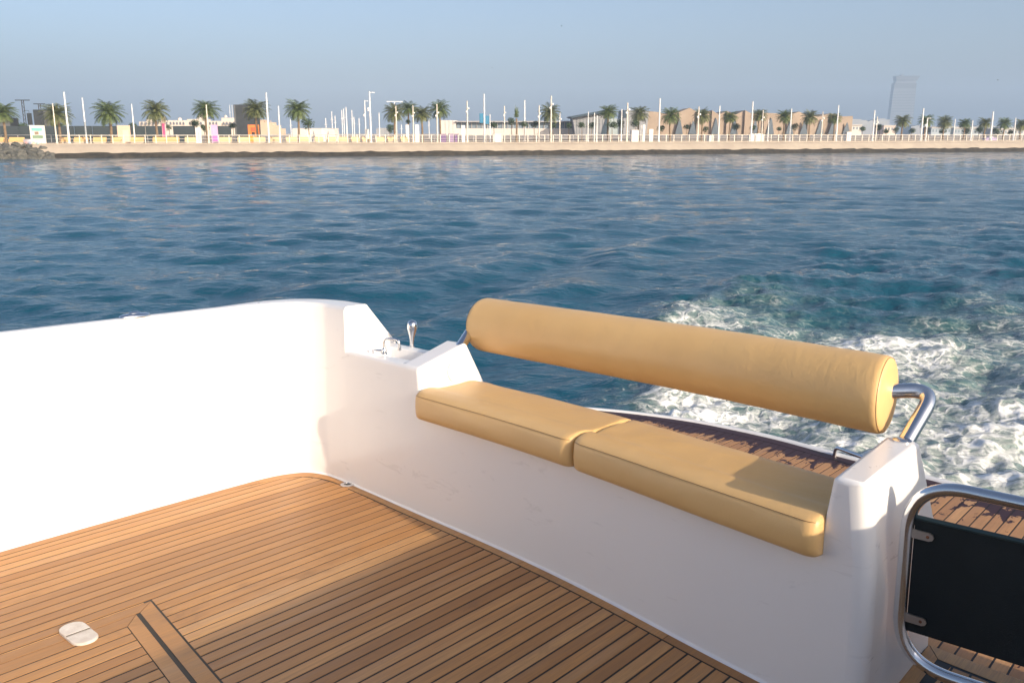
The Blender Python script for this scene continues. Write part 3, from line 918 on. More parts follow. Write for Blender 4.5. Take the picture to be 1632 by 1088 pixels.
# pop-up cleat on the gunwale
cl = bpy.data.objects.new('gunwale_cleat', None); COL.objects.link(cl); cl.parent = yacht; cl.location = B(1.25, -2.598, 0.6005)
prof = [(1.0, 0.0), (1.0, 0.10), (0.93, 0.22), (0.75, 0.30), (0.01, 0.34)]
bmk = MB().lathe([(a, b) for a, b in prof], 28)
bmk.v = [(x * 0.033, y * 0.072, z * 0.05) for x, y, z in bmk.v]
bmk.obj('cleat_plate', CHROME, cl, sharp=50)
bk = MB().lathe([(1.0, 0.0), (0.9, 0.5), (0.5, 0.9), (0.01, 1.0)], 20)
bk.v = [(x * 0.016, y * 0.030, 0.014 + z * 0.012) for x, y, z in bk.v]
bk.obj('cleat_horn', CHROME, cl, sharp=50)

# --- bench backrest: tan bolster on a bent steel rail
rail_o = bpy.data.objects.new('backrest', None); COL.objects.link(rail_o); rail_o.parent = yacht
ax = crom([(1.950, -0.624, 0.545), (2.030, -1.165, 0.545), (2.092, -1.942, 0.545)], 14)
axp = [B(*p) for p in ax]
d0 = (np.array(ax[0]) - np.array(ax[1])); d0 /= np.linalg.norm(d0)
d1 = (np.array(ax[-1]) - np.array(ax[-2])); d1 /= np.linalg.norm(d1)
Rb = 0.0865
ends = lambda p, d, L: B(*(np.array(p) + d * L))
er = [(-0.012, Rb), (-0.006, Rb * 0.997), (-0.001, Rb * 0.984), (0.0035, Rb * 0.955), (0.007, Rb * 0.90), (0.0095, Rb * 0.80), (0.0115, Rb * 0.55), (0.0125, Rb * 0.02)]
axn = [np.array(p) for p in ax]
rows = [(axn[0] + np.array((0, L, 0)), r_) for L, r_ in er][::-1] + [(p, Rb * (1 + 0.004 * math.sin(k * 1.7))) for k, p in enumerate(axn[1:-1])] + [(axn[-1] - np.array((0, L, 0)), r_) for L, r_ in er]
NB = 64
vs, fs = [], []
for ri, (c, r_) in enumerate(rows):
    sk = -0.07 if ri < len(er) else 0.0
    vs += [B(c[0] + r_ * math.cos(q), c[1] + sk * r_ * math.cos(q), c[2] + r_ * math.sin(q)) for q in np.linspace(0, 2 * math.pi, NB, endpoint=False)]
for i in range(len(rows) - 1):
    for k in range(NB):
        fs.append((i * NB + k, i * NB + (k + 1) % NB, (i + 1) * NB + (k + 1) % NB, (i + 1) * NB + k))
fs += [tuple(range(NB))[::-1], tuple((len(rows) - 1) * NB + k for k in range(NB))]
bol = add('bolster', make_mesh('bolster', vs, fs, LEATHER), rail_o, sharp=75)
# welt seam round each end
for c, sg in ((axn[0], 1), (axn[-1], -1)):
    ring = [B(c[0] + Rb * .9545 * math.cos(q), c[1] + sg * .0036 + (-0.07 * Rb * .9545 * math.cos(q) if sg > 0 else 0.0), c[2] + Rb * .9545 * math.sin(q)) for q in np.linspace(0, 2 * math.pi, 49)]
    MB().tube(ring, 0.0013, 6, cap=False).obj('welt_seam', THREAD, bol)
RT = 0.0165 * S
RR = [B(1.900, -0.556, 0.462), B(1.935, -0.552, 0.500), B(2.005, -0.548, 0.552), B(1.955, -0.60, 0.548), B(1.95, -0.66, 0.546)]
RR = bend([B(1.885, -0.560, 0.455), B(2.012, -0.538, 0.560), B(1.950, -0.66, 0.546)], 0.06 * S, 12)
MB().tube(RR, RT, 16).obj('rail_tube', CHROME, rail_o, sharp=60)
RL = bend([B(1.955, -1.925, 0.485), B(2.085, -1.965, 0.560), B(2.090, -1.90, 0.546)], 0.03 * S, 10)
MB().tube(RL, RT, 16).obj('rail_tube', CHROME, rail_o, sharp=60)
fl_ = MB().lathe([(0.024 * S, 0), (0.024 * S, 0.003 * S), (0.016 * S, 0.006 * S)], 20).obj('rail_flange', CHROME, rail_o, sharp=40)
fl_.location = B(1.872, -0.558, 0.4722); fl_.scale = (0.8, 0.8, 0.8)

# --- seat cushions: top-level, they lift off
PROF = [(0.289, 0.3125), (0.197, 0.3125), (0.022, 0.3125), (0.009, 0.3145), (0.003, 0.32), (0.0, 0.332), (-0.0015, 0.35), (-0.0005, 0.368), (0.0015, 0.3775), (0.004, 0.3835), (0.01, 0.3885), (0.022, 0.3935), (0.042, 0.397), (0.06, 0.3975), (0.078, 0.3955), (0.092, 0.391), (0.104, 0.3885), (0.14, 0.3885), (0.197, 0.3895), (0.237, 0.3885), (0.262, 0.3865), (0.281, 0.38), (0.288, 0.366), (0.29, 0.345)]
def cushion(name, label, va, vb, seed):
    root = empty(name, label, 'cushion', 'cushions on the stern bench', mat=BM.copy())
    N = 90
    er_ = 0.012
    vs = []; fs = []
    zc, uc = 0.352, 0.12
    tt = []
    for i in range(N):
        q = i / (N - 1)
        q = q - 0.5
        q = 0.5 + math.copysign(abs(2 * q) ** 0.72, q) / 2 if False else i / (N - 1)
        tt.append(q)
    # denser rows at the two ends
    vv = sorted(set([round(va + (vb - va) * x, 5) for x in tt] + [round(va + x, 5) for x in (0.0008, 0.002, 0.004, 0.007, 0.011, 0.016)] + [round(vb - x, 5) for x in (0.0008, 0.002, 0.004, 0.007, 0.011, 0.016)]))
    for v_ in vv:
        e = min(v_ - va, vb - v_)
        k = 1.0 if e >= er_ else math.sqrt(max(0.0, 1 - ((er_ - e) / er_) ** 2))
        shrink = 0.010 * (1 - k)
        f0 = uf(v_) - 0.040
        ef = 0.030
        kf = 0.0 if e >= ef else 0.026 * (1 - math.sqrt(max(0.0, 1 - ((ef - e) / ef) ** 2)))
        for (du, z) in PROF:
            su = du + (max(shrink, kf) * max(0.0, 1 - du / 0.1) if du < 0.12 else -shrink)
            sz = z - (shrink * 0.9 if z > zc else -shrink * 0.5)
            bul = 0.0
            if z > 0.38 and 0.09 < du < 0.28:      # slack folds in the flat rear panel
                bul = 0.0016 * math.sin(v_ * 61 + du * 90 + seed) * math.exp(-min(v_ - va, 1) / 0.22) + 0.0008 * math.sin(v_ * 23 + du * 40 + seed * 2)
            if 0.33 < z < 0.375 and du < 0.02:
                bul = 0.0; su += 0.0011 * math.sin(v_ * 17 + seed)
            vs.append(B(f0 + su, v_, sz + bul))
    m = len(PROF)
    for i in range(len(vv) - 1):
        for k in range(m):
            q = (k + 1) % m
            fs.append((i * m + k, i * m + q, (i + 1) * m + q, (i + 1) * m + k))
    fs.append(tuple(range(m))[::-1]); b0 = (len(vv) - 1) * m; fs.append(tuple(b0 + k for k in range(m)))
    fs = [f[::-1] for f in fs]
    add('cover', make_mesh('cover', vs, fs, LEATHER), root, sharp=70)
    row = [i for i, v_ in enumerate(vv) if va + 0.007 < v_ < vb - 0.007]
    for jj in (9,):
        line = [Vector(vs[i * m + jj]) + Vector((0, -0.0004, 0.0006)) for i in row]
        MB().tube(line, 0.0011, 5).obj('top_stitch', THREAD, root)
        line = [p + Vector((0, 0.007, 0.0040)) for p in line]
        MB().tube(line, 0.0007, 5).obj('top_stitch', THREAD, root)
    return root
cushion('seat_cushion', 'tan vinyl bench cushion with folds, beside the sink counter', -1.893, -1.2555, 1.0)
cushion('seat_cushion', 'tan vinyl bench cushion partly shaded by the end pillar', -1.2530, -0.590, 2.6)

# --- stern gate: bent tube frame with a laced black panel
gate = bpy.data.objects.new('stern_gate', None); COL.objects.link(gate); gate.parent = yacht
GU, GV0, GV1, GZ0, GZ1 = 1.66, -0.474, 0.09, 0.103, 0.462
loop = bend([B(GU, -0.15, GZ1 - 0.002), B(GU, GV0, GZ1), B(GU, GV0, GZ0), B(GU, GV1, GZ0), B(GU, GV1, GZ1), B(GU, -0.16, GZ1 - 0.002)], 0.10 * S, 14)
MB().tube(loop, 0.0118 * S, 18).obj('gate_frame', CHROME, gate, sharp=60)
pn = MB()
a0, a1, b0, b1 = GV0 + 0.0125, GV1 - 0.0125, 0.168, 0.392
NX, NZ = 24, 12
vs, fs = [], []
for sgn in (-1, 1):
    for i in range(NX + 1):
        for k in range(NZ + 1):
            x = a0 + (a1 - a0) * i / NX; z = b0 + (b1 - b0) * k / NZ
            d = 0.0022 * math.sin(i * 0.9) * math.sin(math.pi * k / NZ) + sgn * 0.0022
            vs.append(B(GU + 0.004 + d, x, z))
    o0 = 0 if sgn < 0 else (NX + 1) * (NZ + 1)
    for i in range(NX):
        for k in range(NZ):
            q = (o0 + i * (NZ + 1) + k, o0 + (i + 1) * (NZ + 1) + k, o0 + (i + 1) * (NZ + 1) + k + 1, o0 + i * (NZ + 1) + k + 1)
            fs.append(q if sgn < 0 else q[::-1])
h_ = (NX + 1) * (NZ + 1)
rimidx = [i * (NZ + 1) for i in range(NX + 1)] + [NX * (NZ + 1) + k for k in range(1, NZ + 1)] + [i * (NZ + 1) + NZ for i in range(NX - 1, -1, -1)] + [k for k in range(NZ - 1, 0, -1)]
for k in range(len(rimidx)):
    p, q = rimidx[k], rimidx[(k + 1) % len(rimidx)]
    fs.append((q, p, p + h_, q + h_))
panel = add('gate_panel', make_mesh('gate_panel', vs, fs, CANVAS), gate, sharp=50)
M_HEM = mat('dark_teal_hem', (0.02, 0.045, 0.05), 0.5)
MB().tube([B(GU + 0.004, a0, b1), B(GU + 0.004, a1, b1)], 0.005 * S, 8).obj('panel_hem', M_HEM, panel)
for zc in (0.362, 0.196):
    for vc, sg in ((GV0, 1), (GV1, -1)):
        cvs, cfs = [], []
        pts = [(0.0, -0.008), (0.034, -0.008), (0.040, -0.0055), (0.0425, 0.0), (0.040, 0.0055), (0.034, 0.008), (0.0, 0.008)]
        for y_ in (GU - 0.0045, GU - 0.0005):
            cvs += [B(y_, vc + sg * (0.006 + x), zc + z) for x, z in pts]
        m = len(pts)
        cfs = [tuple(range(m)), tuple(range(m, 2 * m))[::-1]] + [(k, m + k, m + (k + 1) % m, (k + 1) % m) for k in range(m)]
        c_ = add('panel_clip', make_mesh('panel_clip', cvs, cfs, STEEL), gate)
        s_ = MB().lathe([(0.0045, 0), (0.0045, 0.001), (0.002, 0.0018)], 10).obj('clip_screw', SCREW, c_)
        s_.location = B(GU - 0.0045, vc + sg * 0.038, zc); s_.rotation_euler = (math.pi / 2, 0, 0)

# ------------------------------------------------------------------ shore things
def frond_crown(seed, nf=58):
    r_ = random.Random(seed)
    vs, fs = [], []
    def quad(a, b, c, d):
        n = len(vs); vs.extend([tuple(a), tuple(b), tuple(c), tuple(d)]); fs.append((n, n + 1, n + 2, n + 3))
    for i in range(nf):
        az = i * 2.39996 + r_.uniform(-.2, .2)
        q = i / nf
        el = math.radians(82 - 112 * q ** 0.85 + r_.uniform(-7, 7))
        L = r_.uniform(0.85, 1.1) * (1.0 if q < .85 else .8)
        dirh = Vector((math.cos(az), math.sin(az), 0)); side = Vector((-math.sin(az), math.cos(az), 0))
        p = Vector((0, 0, 0)) + dirh * 0.04
        seg = 9
        pts = [p.copy()]
        e = el
        for k in range(seg):
            p = p + (dirh * math.cos(e) + Vector((0, 0, 1)) * math.sin(e)) * (L / seg)
            e -= math.radians(7.0 + 3.5 * k / seg)
            pts.append(p.copy())
        for k in range(seg):
            a, b = pts[k], pts[k + 1]
            t_ = (b - a).normalized(); up = side.cross(t_).normalized()
            w = 0.012 * (1 - k / seg) + 0.004
            quad(a + side * w, a - side * w, b - side * w, b + side * w)
            if k >= 1:
                for sg in (-1, 1):
                    for s2 in (0.0, 0.5):
                        o_ = a + (b - a) * s2
                        ll = (0.27 * math.sin(math.pi * min(1, (k + s2 + 1.2) / (seg + 1.2))) + 0.04) * r_.uniform(.8, 1.15)
                        tip = o_ + (side * sg * 0.78 + t_ * 0.62 - up * (-0.10) - Vector((0, 0, 1)) * r_.uniform(.05, .35)).normalized() * ll
                        wv = t_ * 0.017
                        quad(o_ - wv, o_ + wv, tip + wv * .3, tip - wv * .3)
    return vs, fs
M_FROND = []
for nm, c1, c2 in (('palm_frond', (0.075, 0.115, 0.032), (0.145, 0.185, 0.058)), ('palm_frond_dry', (0.085, 0.11, 0.038), (0.175, 0.185, 0.07))):
    m_ = noisy(nm, c1, c2, 3.5, 0.6)
    M_FROND.append(m_)
M_TRUNK = noisy('palm_trunk', (0.16, 0.11, 0.07), (0.26, 0.19, 0.12), 9, 0.9, 0.5)
CROWNS = []
for i in range(4):
    vs, fs = frond_crown(50 + i)
    CROWNS.append(make_mesh('palm_crown', vs, fs, M_FROND[i % 2]))
def trunk_mesh(seed):
    r_ = random.Random(seed); mb = MB(); pts, rad = [], []
    for k in range(15):
        q = k / 14
        pts.append((0.03 * math.sin(q * 3 + seed), 0.03 * math.cos(q * 2.3 + seed) - .03, q)); rad.append((0.075 - 0.02 * q) * (1 + 0.10 * (k % 2)) * (1.25 if k == 0 else 1.35 if k == 14 else 1))
    return mb.tube(pts, rad, 9).mesh('palm_trunk', M_TRUNK)
TRUNKS = [trunk_mesh(i) for i in range(3)]
LANDMARKS = [(8, 'the boulders'), (70, 'the small dark stage block'), (150, 'the dark hoarding'), (197, 'the beige sign board'), (262, 'the pink banner'), (316, 'the white sign box'), (342, 'the purple banner'), (394, 'the tall stage screen'), (431, 'the beige fort'), (475, 'the cream tents'), (492, 'the round clipped tree'), (560, 'the thin faint masts'), (585, 'the small white cabinet'), (657, 'the two white info panels'), (715, 'the plain white hall'), (738, 'the white sign by the glass wing'), (772, 'the blue banners'), (793, 'the white square kiosk'), (823, 'the brush-like bound palm'), (865, 'the long glass wing'), (940, 'the slanted grey pavilion'), (1010, 'the dark end of the grey pavilion'), (1038, 'the white box on dark feet'), (1101, 'the highest brown gable'), (1135, 'the small white box by the railing'), (1170, 'the middle of the brown building'), (1207, 'the covered white stall'), (1260, 'the right half of the brown building'), (1320, 'the right end of the brown building'), (1353, 'the small white hut'), (1395, 'the pink-roofed house'), (1437, 'the foot of the faint tower'), (1470, 'the low bluish houses'), (1530, 'the long low bluish house'), (1581, 'the lilac draped table'), (1620, 'the long pale house')]
USED = {}
def where(px): return min(LANDMARKS, key=lambda q: abs(q[0] - px))[1]
def uniq(base, o, hgt):
    USED.setdefault(base, []).append((hgt, o)); return base
def settle():
    for base, L in USED.items():
        if len(L) < 2: continue
        L.sort(key=lambda q: -q[0])
        words = ['tallest', 'second tallest', 'third tallest', 'shortest'] if len(L) > 3 else ['tallest', 'middle-height', 'shortest'] if len(L) == 3 else ['taller', 'shorter']
        if len(L) > 4: continue
        for w_, (_, o_) in zip(words, L): o_['label'] = w_ + ' ' + base
PALMS = [  # column, crown top row, crown half width px, metres behind the wall
    (8, 157, 24, 9), (94, 159, 25, 10), (176, 157, 25, 9), (251, 157, 22, 9), (331, 154, 23, 9), (410, 154, 22, 9), (476, 156, 21, 9),
    (629, 163, 18, 11), (652, 158, 17, 20), (673, 165, 18, 12), (701, 158, 18, 12), (876, 164, 18, 12), (969, 163, 17, 18), (1018, 166, 17, 20),
    (1068, 169, 17, 14), (1118, 171, 15, 16), (1162, 174, 14, 18), (1208, 171, 14, 18), (1249, 173, 14, 20), (1289, 174, 14, 20), (1328, 177, 13, 20),
    (1437, 180, 14, 22), (1474, 181, 13, 24), (1504, 183, 13, 24), (1536, 186, 12, 26), (1568, 185, 12, 26), (1599, 186, 12, 26), (1626, 188, 12, 28)]
for i, (px, top, hw, off) in enumerate(PALMS):
    x, y = shore(px, off); mp = mpp(y)
    zt = height(top, y); R_ = hw * mp * 1.12
    hub = zt - R_ * 0.78
    lab = ('hazy ' if px > 1400 else '') + 'date palm with a spreading crown by ' + where(px)
    o = empty('palm_tree', lab, 'palm tree', 'date palms along the promenade', Matrix.Translation((x, y, GZ - 0.04)))
    hgt = hub - GZ + 0.04
    uniq(lab, o, hgt)
    add('trunk', TRUNKS[i % 3], o, (0, 0, 0), (0, 0, i * 1.3), (R_ * 1.05, R_ * 1.05, hgt))
    add('crown', CROWNS[i % 4], o, (0, 0, hgt), (0.09 * math.sin(i * 3.1), 0.09 * math.cos(i * 1.9), i * 2.1), (R_, R_, R_ * (0.9 + 0.07 * (i % 4))))
# the bound-up narrow palm
x, y = shore(823, 12)
o = empty('bound_palm', 'narrow palm with its fronds tied up like a brush', 'palm tree', mat=Matrix.Translation((x, y, GZ - .04)))
zt = height(158, y) - GZ
MB().tube([(0, 0, 0), (0.05, 0, zt * .3), (0, 0, zt * .55)], [0.18, 0.13, 0.14], 8).obj('trunk', M_TRUNK, o)
vs, fs = frond_crown(77, 34)
vs = [(a * 0.16, b * 0.16, abs(c) * 1.0 + 0.05) for a, b, c in vs]
add('crown', make_mesh('crown', vs, fs, M_FROND[0]), o, (0, 0, zt * .55), None, (zt * .47, zt * .47, zt * .40))

# round clipped trees
M_LEAF = noisy('tree_leaf', (0.030, 0.058, 0.022), (0.065, 0.10, 0.035), 4, 0.6)
def leaf_ball(seed, n=700):
    r_ = random.Random(seed); vs, fs = [], []
    lobes = [(Vector((r_.uniform(-.45, .45), r_.uniform(-.45, .45), r_.uniform(-.3, .45))), r_.uniform(.45, .7)) for _ in range(7)]
    for _ in range(n):
        c, R_ = lobes[r_.randrange(7)]
        d = Vector((r_.gauss(0, 1), r_.gauss(0, 1), r_.gauss(0, 1))).normalized()
        p = c + d * R_ * r_.uniform(.6, 1.05)
        a = Vector((r_.gauss(0, 1), r_.gauss(0, 1), r_.gauss(0, 1))).normalized(); b = a.cross(d).normalized()
        s_ = r_.uniform(.06, .12)
        k = len(vs); vs.extend([tuple(p + a * s_), tuple(p + b * s_ * .6), tuple(p - a * s_), tuple(p - b * s_ * .6)]); fs.append((k, k + 1, k + 2, k + 3))
    return make_mesh('leaf_crown', vs, fs, M_LEAF)
BALLS = [leaf_ball(i) for i in range(4)]
BT = MB().tube([(0, 0, 0), (0.06, 0, .4), (0, 0.04, 1.0)], [0.09, 0.07, 0.05], 7).mesh('trunk', M_TRUNK)
SHRUBS = [(36, 204, 9, 26), (94, 203, 11, 26), (213, 201, 7, 26), (270, 204, 6, 26), (311, 199, 9, 16), (326, 205, 8, 18), (372, 201, 7, 15), (492, 198, 11, 13), (651, 195, 5, 13),
          (621, 206, 9, 40), (787, 200, 7, 14), (815, 194, 7, 18), (836, 200, 7, 14), (851, 199, 7, 16), (881, 201, 6, 18), (906, 201, 6, 22), (927, 201, 7, 20), (942, 201, 7, 20),
          (975, 200, 9, 17), (987, 198, 8, 24), (1013, 199, 9, 18), (1053, 206, 7, 15), (1094, 203, 6, 18), (1123, 207, 6, 20), (1173, 204, 8, 22), (1200, 205, 6, 24), (1241, 206, 5, 24),
          (1265, 203, 7, 22), (1374, 207, 6, 26), (1401, 204, 7, 26), (1412, 210, 6, 20), (1427, 208, 6, 28), (1453, 210, 6, 28), (1478, 208, 6, 28), (1502, 210, 6, 28), (1540, 210, 8, 30), (1560, 209, 8, 32), (1590, 211, 8, 30), (1612, 211, 6, 30)]
for i, (px, cy_, r_, off) in enumerate(SHRUBS):
    x, y = shore(px, off); mp = mpp(y)
    zc = height(cy_, y); R_ = r_ * mp * 1.05
    lab = ('hazy ' if px > 1340 else '') + 'small bushy green tree by ' + where(px)
    o = empty('round_tree', lab, 'tree', 'round trees along the promenade', Matrix.Translation((x, y, GZ - .05)))
    uniq(lab, o, zc + R_)
    add('trunk', BT, o, None, None, (R_, R_, max(zc - GZ, .2)))
    add('crown', BALLS[i % 4], o, (0, 0, zc - GZ + .05), (0, 0, i * 1.7), (R_, R_, R_ * .92))

# masts and lamp posts
M_WHITE = mat('white_painted_steel', (0.80, 0.79, 0.77), 0.45)
M_CREAM = mat('cream_lamp_paint', (0.72, 0.65, 0.55), 0.5)
M_GLASS = mat('lamp_glass', (0.82, 0.82, 0.80), 0.2)
M_TEAL = mat('grey_mast_sleeve', (0.30, 0.33, 0.36), 0.5)
MASTS = [  # column, top row, width px, distance, kind
    (89, 165, 2.6, 4.5, 'c'), (109, 147, 3.4, 4, 'm'), (137, 156, 2.8, 5, 's'), (214, 166, 2.4, 8, 'm'), (332, 167, 2.8, 6, 'c'), (428, 148, 3.4, 6, 'm'), (446, 169, 2.6, 4, 'm'),
    (553, 171, 2.4, 8, 'm'), (583, 160, 2.2, 8, 'a'), (591, 146, 3.2, 5, 'a'), (605, 180, 2.0, 8, 'm'), (630, 162, 2.4, 16, 't'), (632, 169, 2.4, 5, 'l'), (659, 168, 2.4, 4.5, 'l'), (697, 166, 2.8, 4, 'l'),
    (745, 161, 2.8, 4, 'l'), (772, 150, 3.2, 9, 'b'), (781, 182, 1.8, 9, 'm'), (804, 169, 2.2, 4, 'l'), (836, 160, 2.8, 22, 'm'), (859, 168, 2.4, 4, 'l'), (878, 153, 3.2, 4, 'l'), (892, 180, 2.2, 4, 'l'),
    (937, 178, 2.0, 12, 'm'), (947, 180, 2.0, 13, 'm'), (951, 184, 2.2, 8, 'm'), (990, 174, 2.6, 18, 'm'), (999, 164, 3.4, 4, 'l'), (1050, 157, 3.2, 7, 'm'), (1112, 170, 3.0, 4, 'l'), (1145, 169, 2.8, 5, 'm'),
    (1197, 162, 3.2, 5, 'm'), (1214, 176, 2.4, 5, 'l'), (1224, 191, 2.0, 9, 'm'), (1259, 173, 2.6, 9, 'm'), (1309, 178, 2.6, 4, 'l'), (1333, 168, 3.0, 4, 'm'), (1391, 176, 3.0, 5, 'm'), (1396, 186, 2.4, 4, 'l'),
    (1468, 173, 3.4, 4, 'm'), (1476, 188, 2.6, 4, 'a'), (1520, 190, 2.0, 8, 'm'), (1548, 192, 2.4, 5, 'm'), (1579, 178, 3.6, 5, 'm'), (1616, 188, 2.4, 6, 'm')]
for i, (px, top, wpx, off, kd) in enumerate(MASTS):
    x, y = shore(px, off); mp = mpp(y); hh = height(top, y) - GZ + .05; w = wpx * mp * .40
    lab = {'m': 'plain white mast', 'c': 'cream painted mast', 's': 'white mast with a grey sleeve', 'a': 'white lamp post with a side arm',
           't': 'white lamp post with a wide crossbar', 'l': 'slim cream lamp post with floodlights', 'b': 'tall white lamp post'}[kd]
    lab += ' by ' + where(px)
    o = empty('lamp_post' if kd in 'altb' else 'mast', lab, 'lamp post' if kd in 'altb' else 'mast', 'lamp posts along the promenade' if kd in 'altb' else 'masts along the promenade', Matrix.Translation((x, y, GZ - .05)))
    o.rotation_euler = (0, 0, WANG)
    m_ = M_CREAM if kd in 'cl' else M_WHITE
    uniq(lab, o, hh)
    MB().tube([(0, 0, 0.12), (0, 0, hh * .5), (0, 0, hh)], [w * 1.15, w, w * .72], 10).obj('pole', m_, o)
    MB().lathe([(w * 2, 0), (w * 2, .1), (w * 1.4, .16)], 10).obj('base_plate', m_, o)
    if kd == 's': MB().tube([(0, 0, hh * .20), (0, 0, hh * .48)], w * 1.25, 10).obj('sleeve', M_TEAL, o)
    if kd == 'a':
        MB().tube([(0, 0, hh * .98), (w * 5, 0, hh * .985)], w * .35, 6).obj('arm', m_, o)
        MB().box(w * 3, w * 6.5, -w * .7, w * .7, hh * .974, hh * .984).obj('lamp_head', M_GLASS, o)
        MB().lathe([(w * 1.6, 0), (w * 1.9, w * 2), (w * 1.2, w * 4)], 8, (-w * 2, 0, hh * .62)).obj('floodlight', M_GLASS, o)
    if kd == 't':
        MB().box(-w * 12, w * 13, -w * .5, w * .5, hh - w * .4, hh + w * .3).obj('crossbar', m_, o)
        MB().box(-w * 12, -w * 8, -w * .8, w * .8, hh - w * .9, hh - w * .42).obj('lamp_head', M_GLASS, o)
        MB().box(w * 9, w * 13, -w * .8, w * .8, hh - w * .9, hh - w * .42).obj('lamp_head', M_GLASS, o)
    if kd in 'l':
        for q, sx in ((.72, -1), (.80, 1)):
            MB().lathe([(w * .7, 0), (w * 1.2, w * .8), (w * 1.2, w * 1.8), (w * .7, w * 2.4)], 10, (sx * w * 1.7, -w, hh * q - (i % 3) * .12)).obj('floodlight', M_GLASS, o)
    if kd == 'b':
        for sx, z0, z1 in ((-1, .40, .60), (1, .38, .55)):
            MB().box(*(sorted((sx * w * 1.2, sx * w * 6))), -.03, .03, hh * z0, hh * z1).obj('banner', mat('blue_banner', (0.03, 0.17, 0.30), .7), o)

settle()
# yellow block benches
M_YEL = noisy('yellow_bench', (0.60, 0.38, 0.16), (0.54, 0.34, 0.15), 2, 0.6)
M_YELP = noisy('pale_yellow_bench', (0.58, 0.45, 0.26), (0.54, 0.41, 0.24), 2, 0.6)
M_BASE = mat('bench_base', (0.40, 0.35, 0.30), 0.7)
BEN = [(1, 7), (25, 21), (104, 12), (128, 20), (158, 19), (185, 13), (218, 19), (253, 19), (275, 18), (303, 17), (359, 18), (387, 17), (413, 18), (439, 17), (464, 17), (485, 16), (508, 13), (528, 13), (547, 15), (566, 13), (584, 14), (605, 14), (624, 13), (644, 11)]
for i, (px, wpx) in enumerate(BEN):
    x, y = shore(px, 6.0); mp = mpp(y); w = wpx * mp / 2
    o = empty('block_bench', 'long yellow block bench on the promenade behind the cream railing', 'bench', 'yellow benches along the promenade', Matrix.Translation((x, y, GZ - .05)) @ Matrix.Rotation(WANG, 4, 'Z'))
    MB().box(-w * .92, w * .92, -.3, .3, 0, .22).obj('base', M_BASE, o)
    MB().box(-w, w, -.36, .36, .22, .52).obj('seat', M_YEL if px < 300 else M_YELP, o)
    MB().box(-w, w, .24, .38, .521, .80).obj('backrest', M_YEL if px < 300 else M_YELP, o)

def at_px(px0, px1, top, off, bottom=None):
    """centre x, y, half width, height of something that spans those columns and reaches that row"""
    x, y = shore((px0 + px1) / 2, off); mp = mpp(y)
    return x, y, (px1 - px0) / 2 * mp, height(top, y) - GZ + .06
def thing_box(name, label, cat, px0, px1, top, off, m, depth=1.0, group=None, part='body'):
    x, y, w, h_ = at_px(px0, px1, top, off)
    o = empty(name, label, cat, group, Matrix.Translation((x, y, GZ - .06)) @ Matrix.Rotation(WANG * .5, 4, 'Z'))
    if part: MB().box(-w, w, 0, depth, 0, h_).obj(part, m, o)
    return o, w, h_
M_DARK = noisy('dark_stage_cloth', (0.030, 0.036, 0.042), (0.05, 0.056, 0.062), 1.2, 0.85)
M_HOARD = noisy('dark_hoarding', (0.028, 0.040, 0.046), (0.040, 0.054, 0.060), 0.6, 0.8)
M_STAGE = mat('stage_side', (0.12, 0.125, 0.13), 0.8)
# dark hoarding in panels
hz = empty('hoarding', 'long dark teal hoarding behind the palms and benches', 'hoarding')
pmx = MB().box(-1.18, 1.18, 0, .06, 0, 1.0).mesh('hoarding_panel', M_HOARD)
for px0, px1 in ((-60, 260), (276, 312), (345, 369)):
    x0, y0 = shore(px0, 24); x1, y1 = shore(px1, 24)
    L = math.hypot(x1 - x0, y1 - y0); npan = max(1, int(L / 2.4)); a_ = math.atan2(y1 - y0, x1 - x0)
    for k in range(npan):
        q = (k + .5) / npan
        x, y = x0 + (x1 - x0) * q, y0 + (y1 - y0) * q
        add('hoarding_panel', pmx, hz, (x, y, GZ - .05), (0, 0, a_), (L / npan / 2.4, 1, height(201, y) - GZ + .05))
# stage blocks
o, w, h_ = thing_box('stage_block', 'dark square stage block partly behind a palm and a mast', 'stage', 58, 85, 175, 30, M_DARK, 3.0)
MB().box(w * .1, w * .98, -.05, -.002, h_ * .02, h_ * .97).obj('side_panel', M_STAGE, o)
o, w, h_ = thing_box('stage_block', 'dark stage block behind the palm by the boulders', 'stage', -12, 18, 188, 30, M_DARK, 3.0)
MB().box(-w * .9, w * .9, -.05, -.002, h_ * .1, h_ * .9).obj('side_panel', M_STAGE, o)
o, w, h_ = thing_box('stage_screen', 'tall dark back of a stage screen behind a palm', 'stage', 376, 412, 167, 26, M_DARK, 2.0)
MB().box(-w * .98, -w * .86, -.06, -.002, 0, h_ * .99).obj('edge_truss', M_STAGE, o)
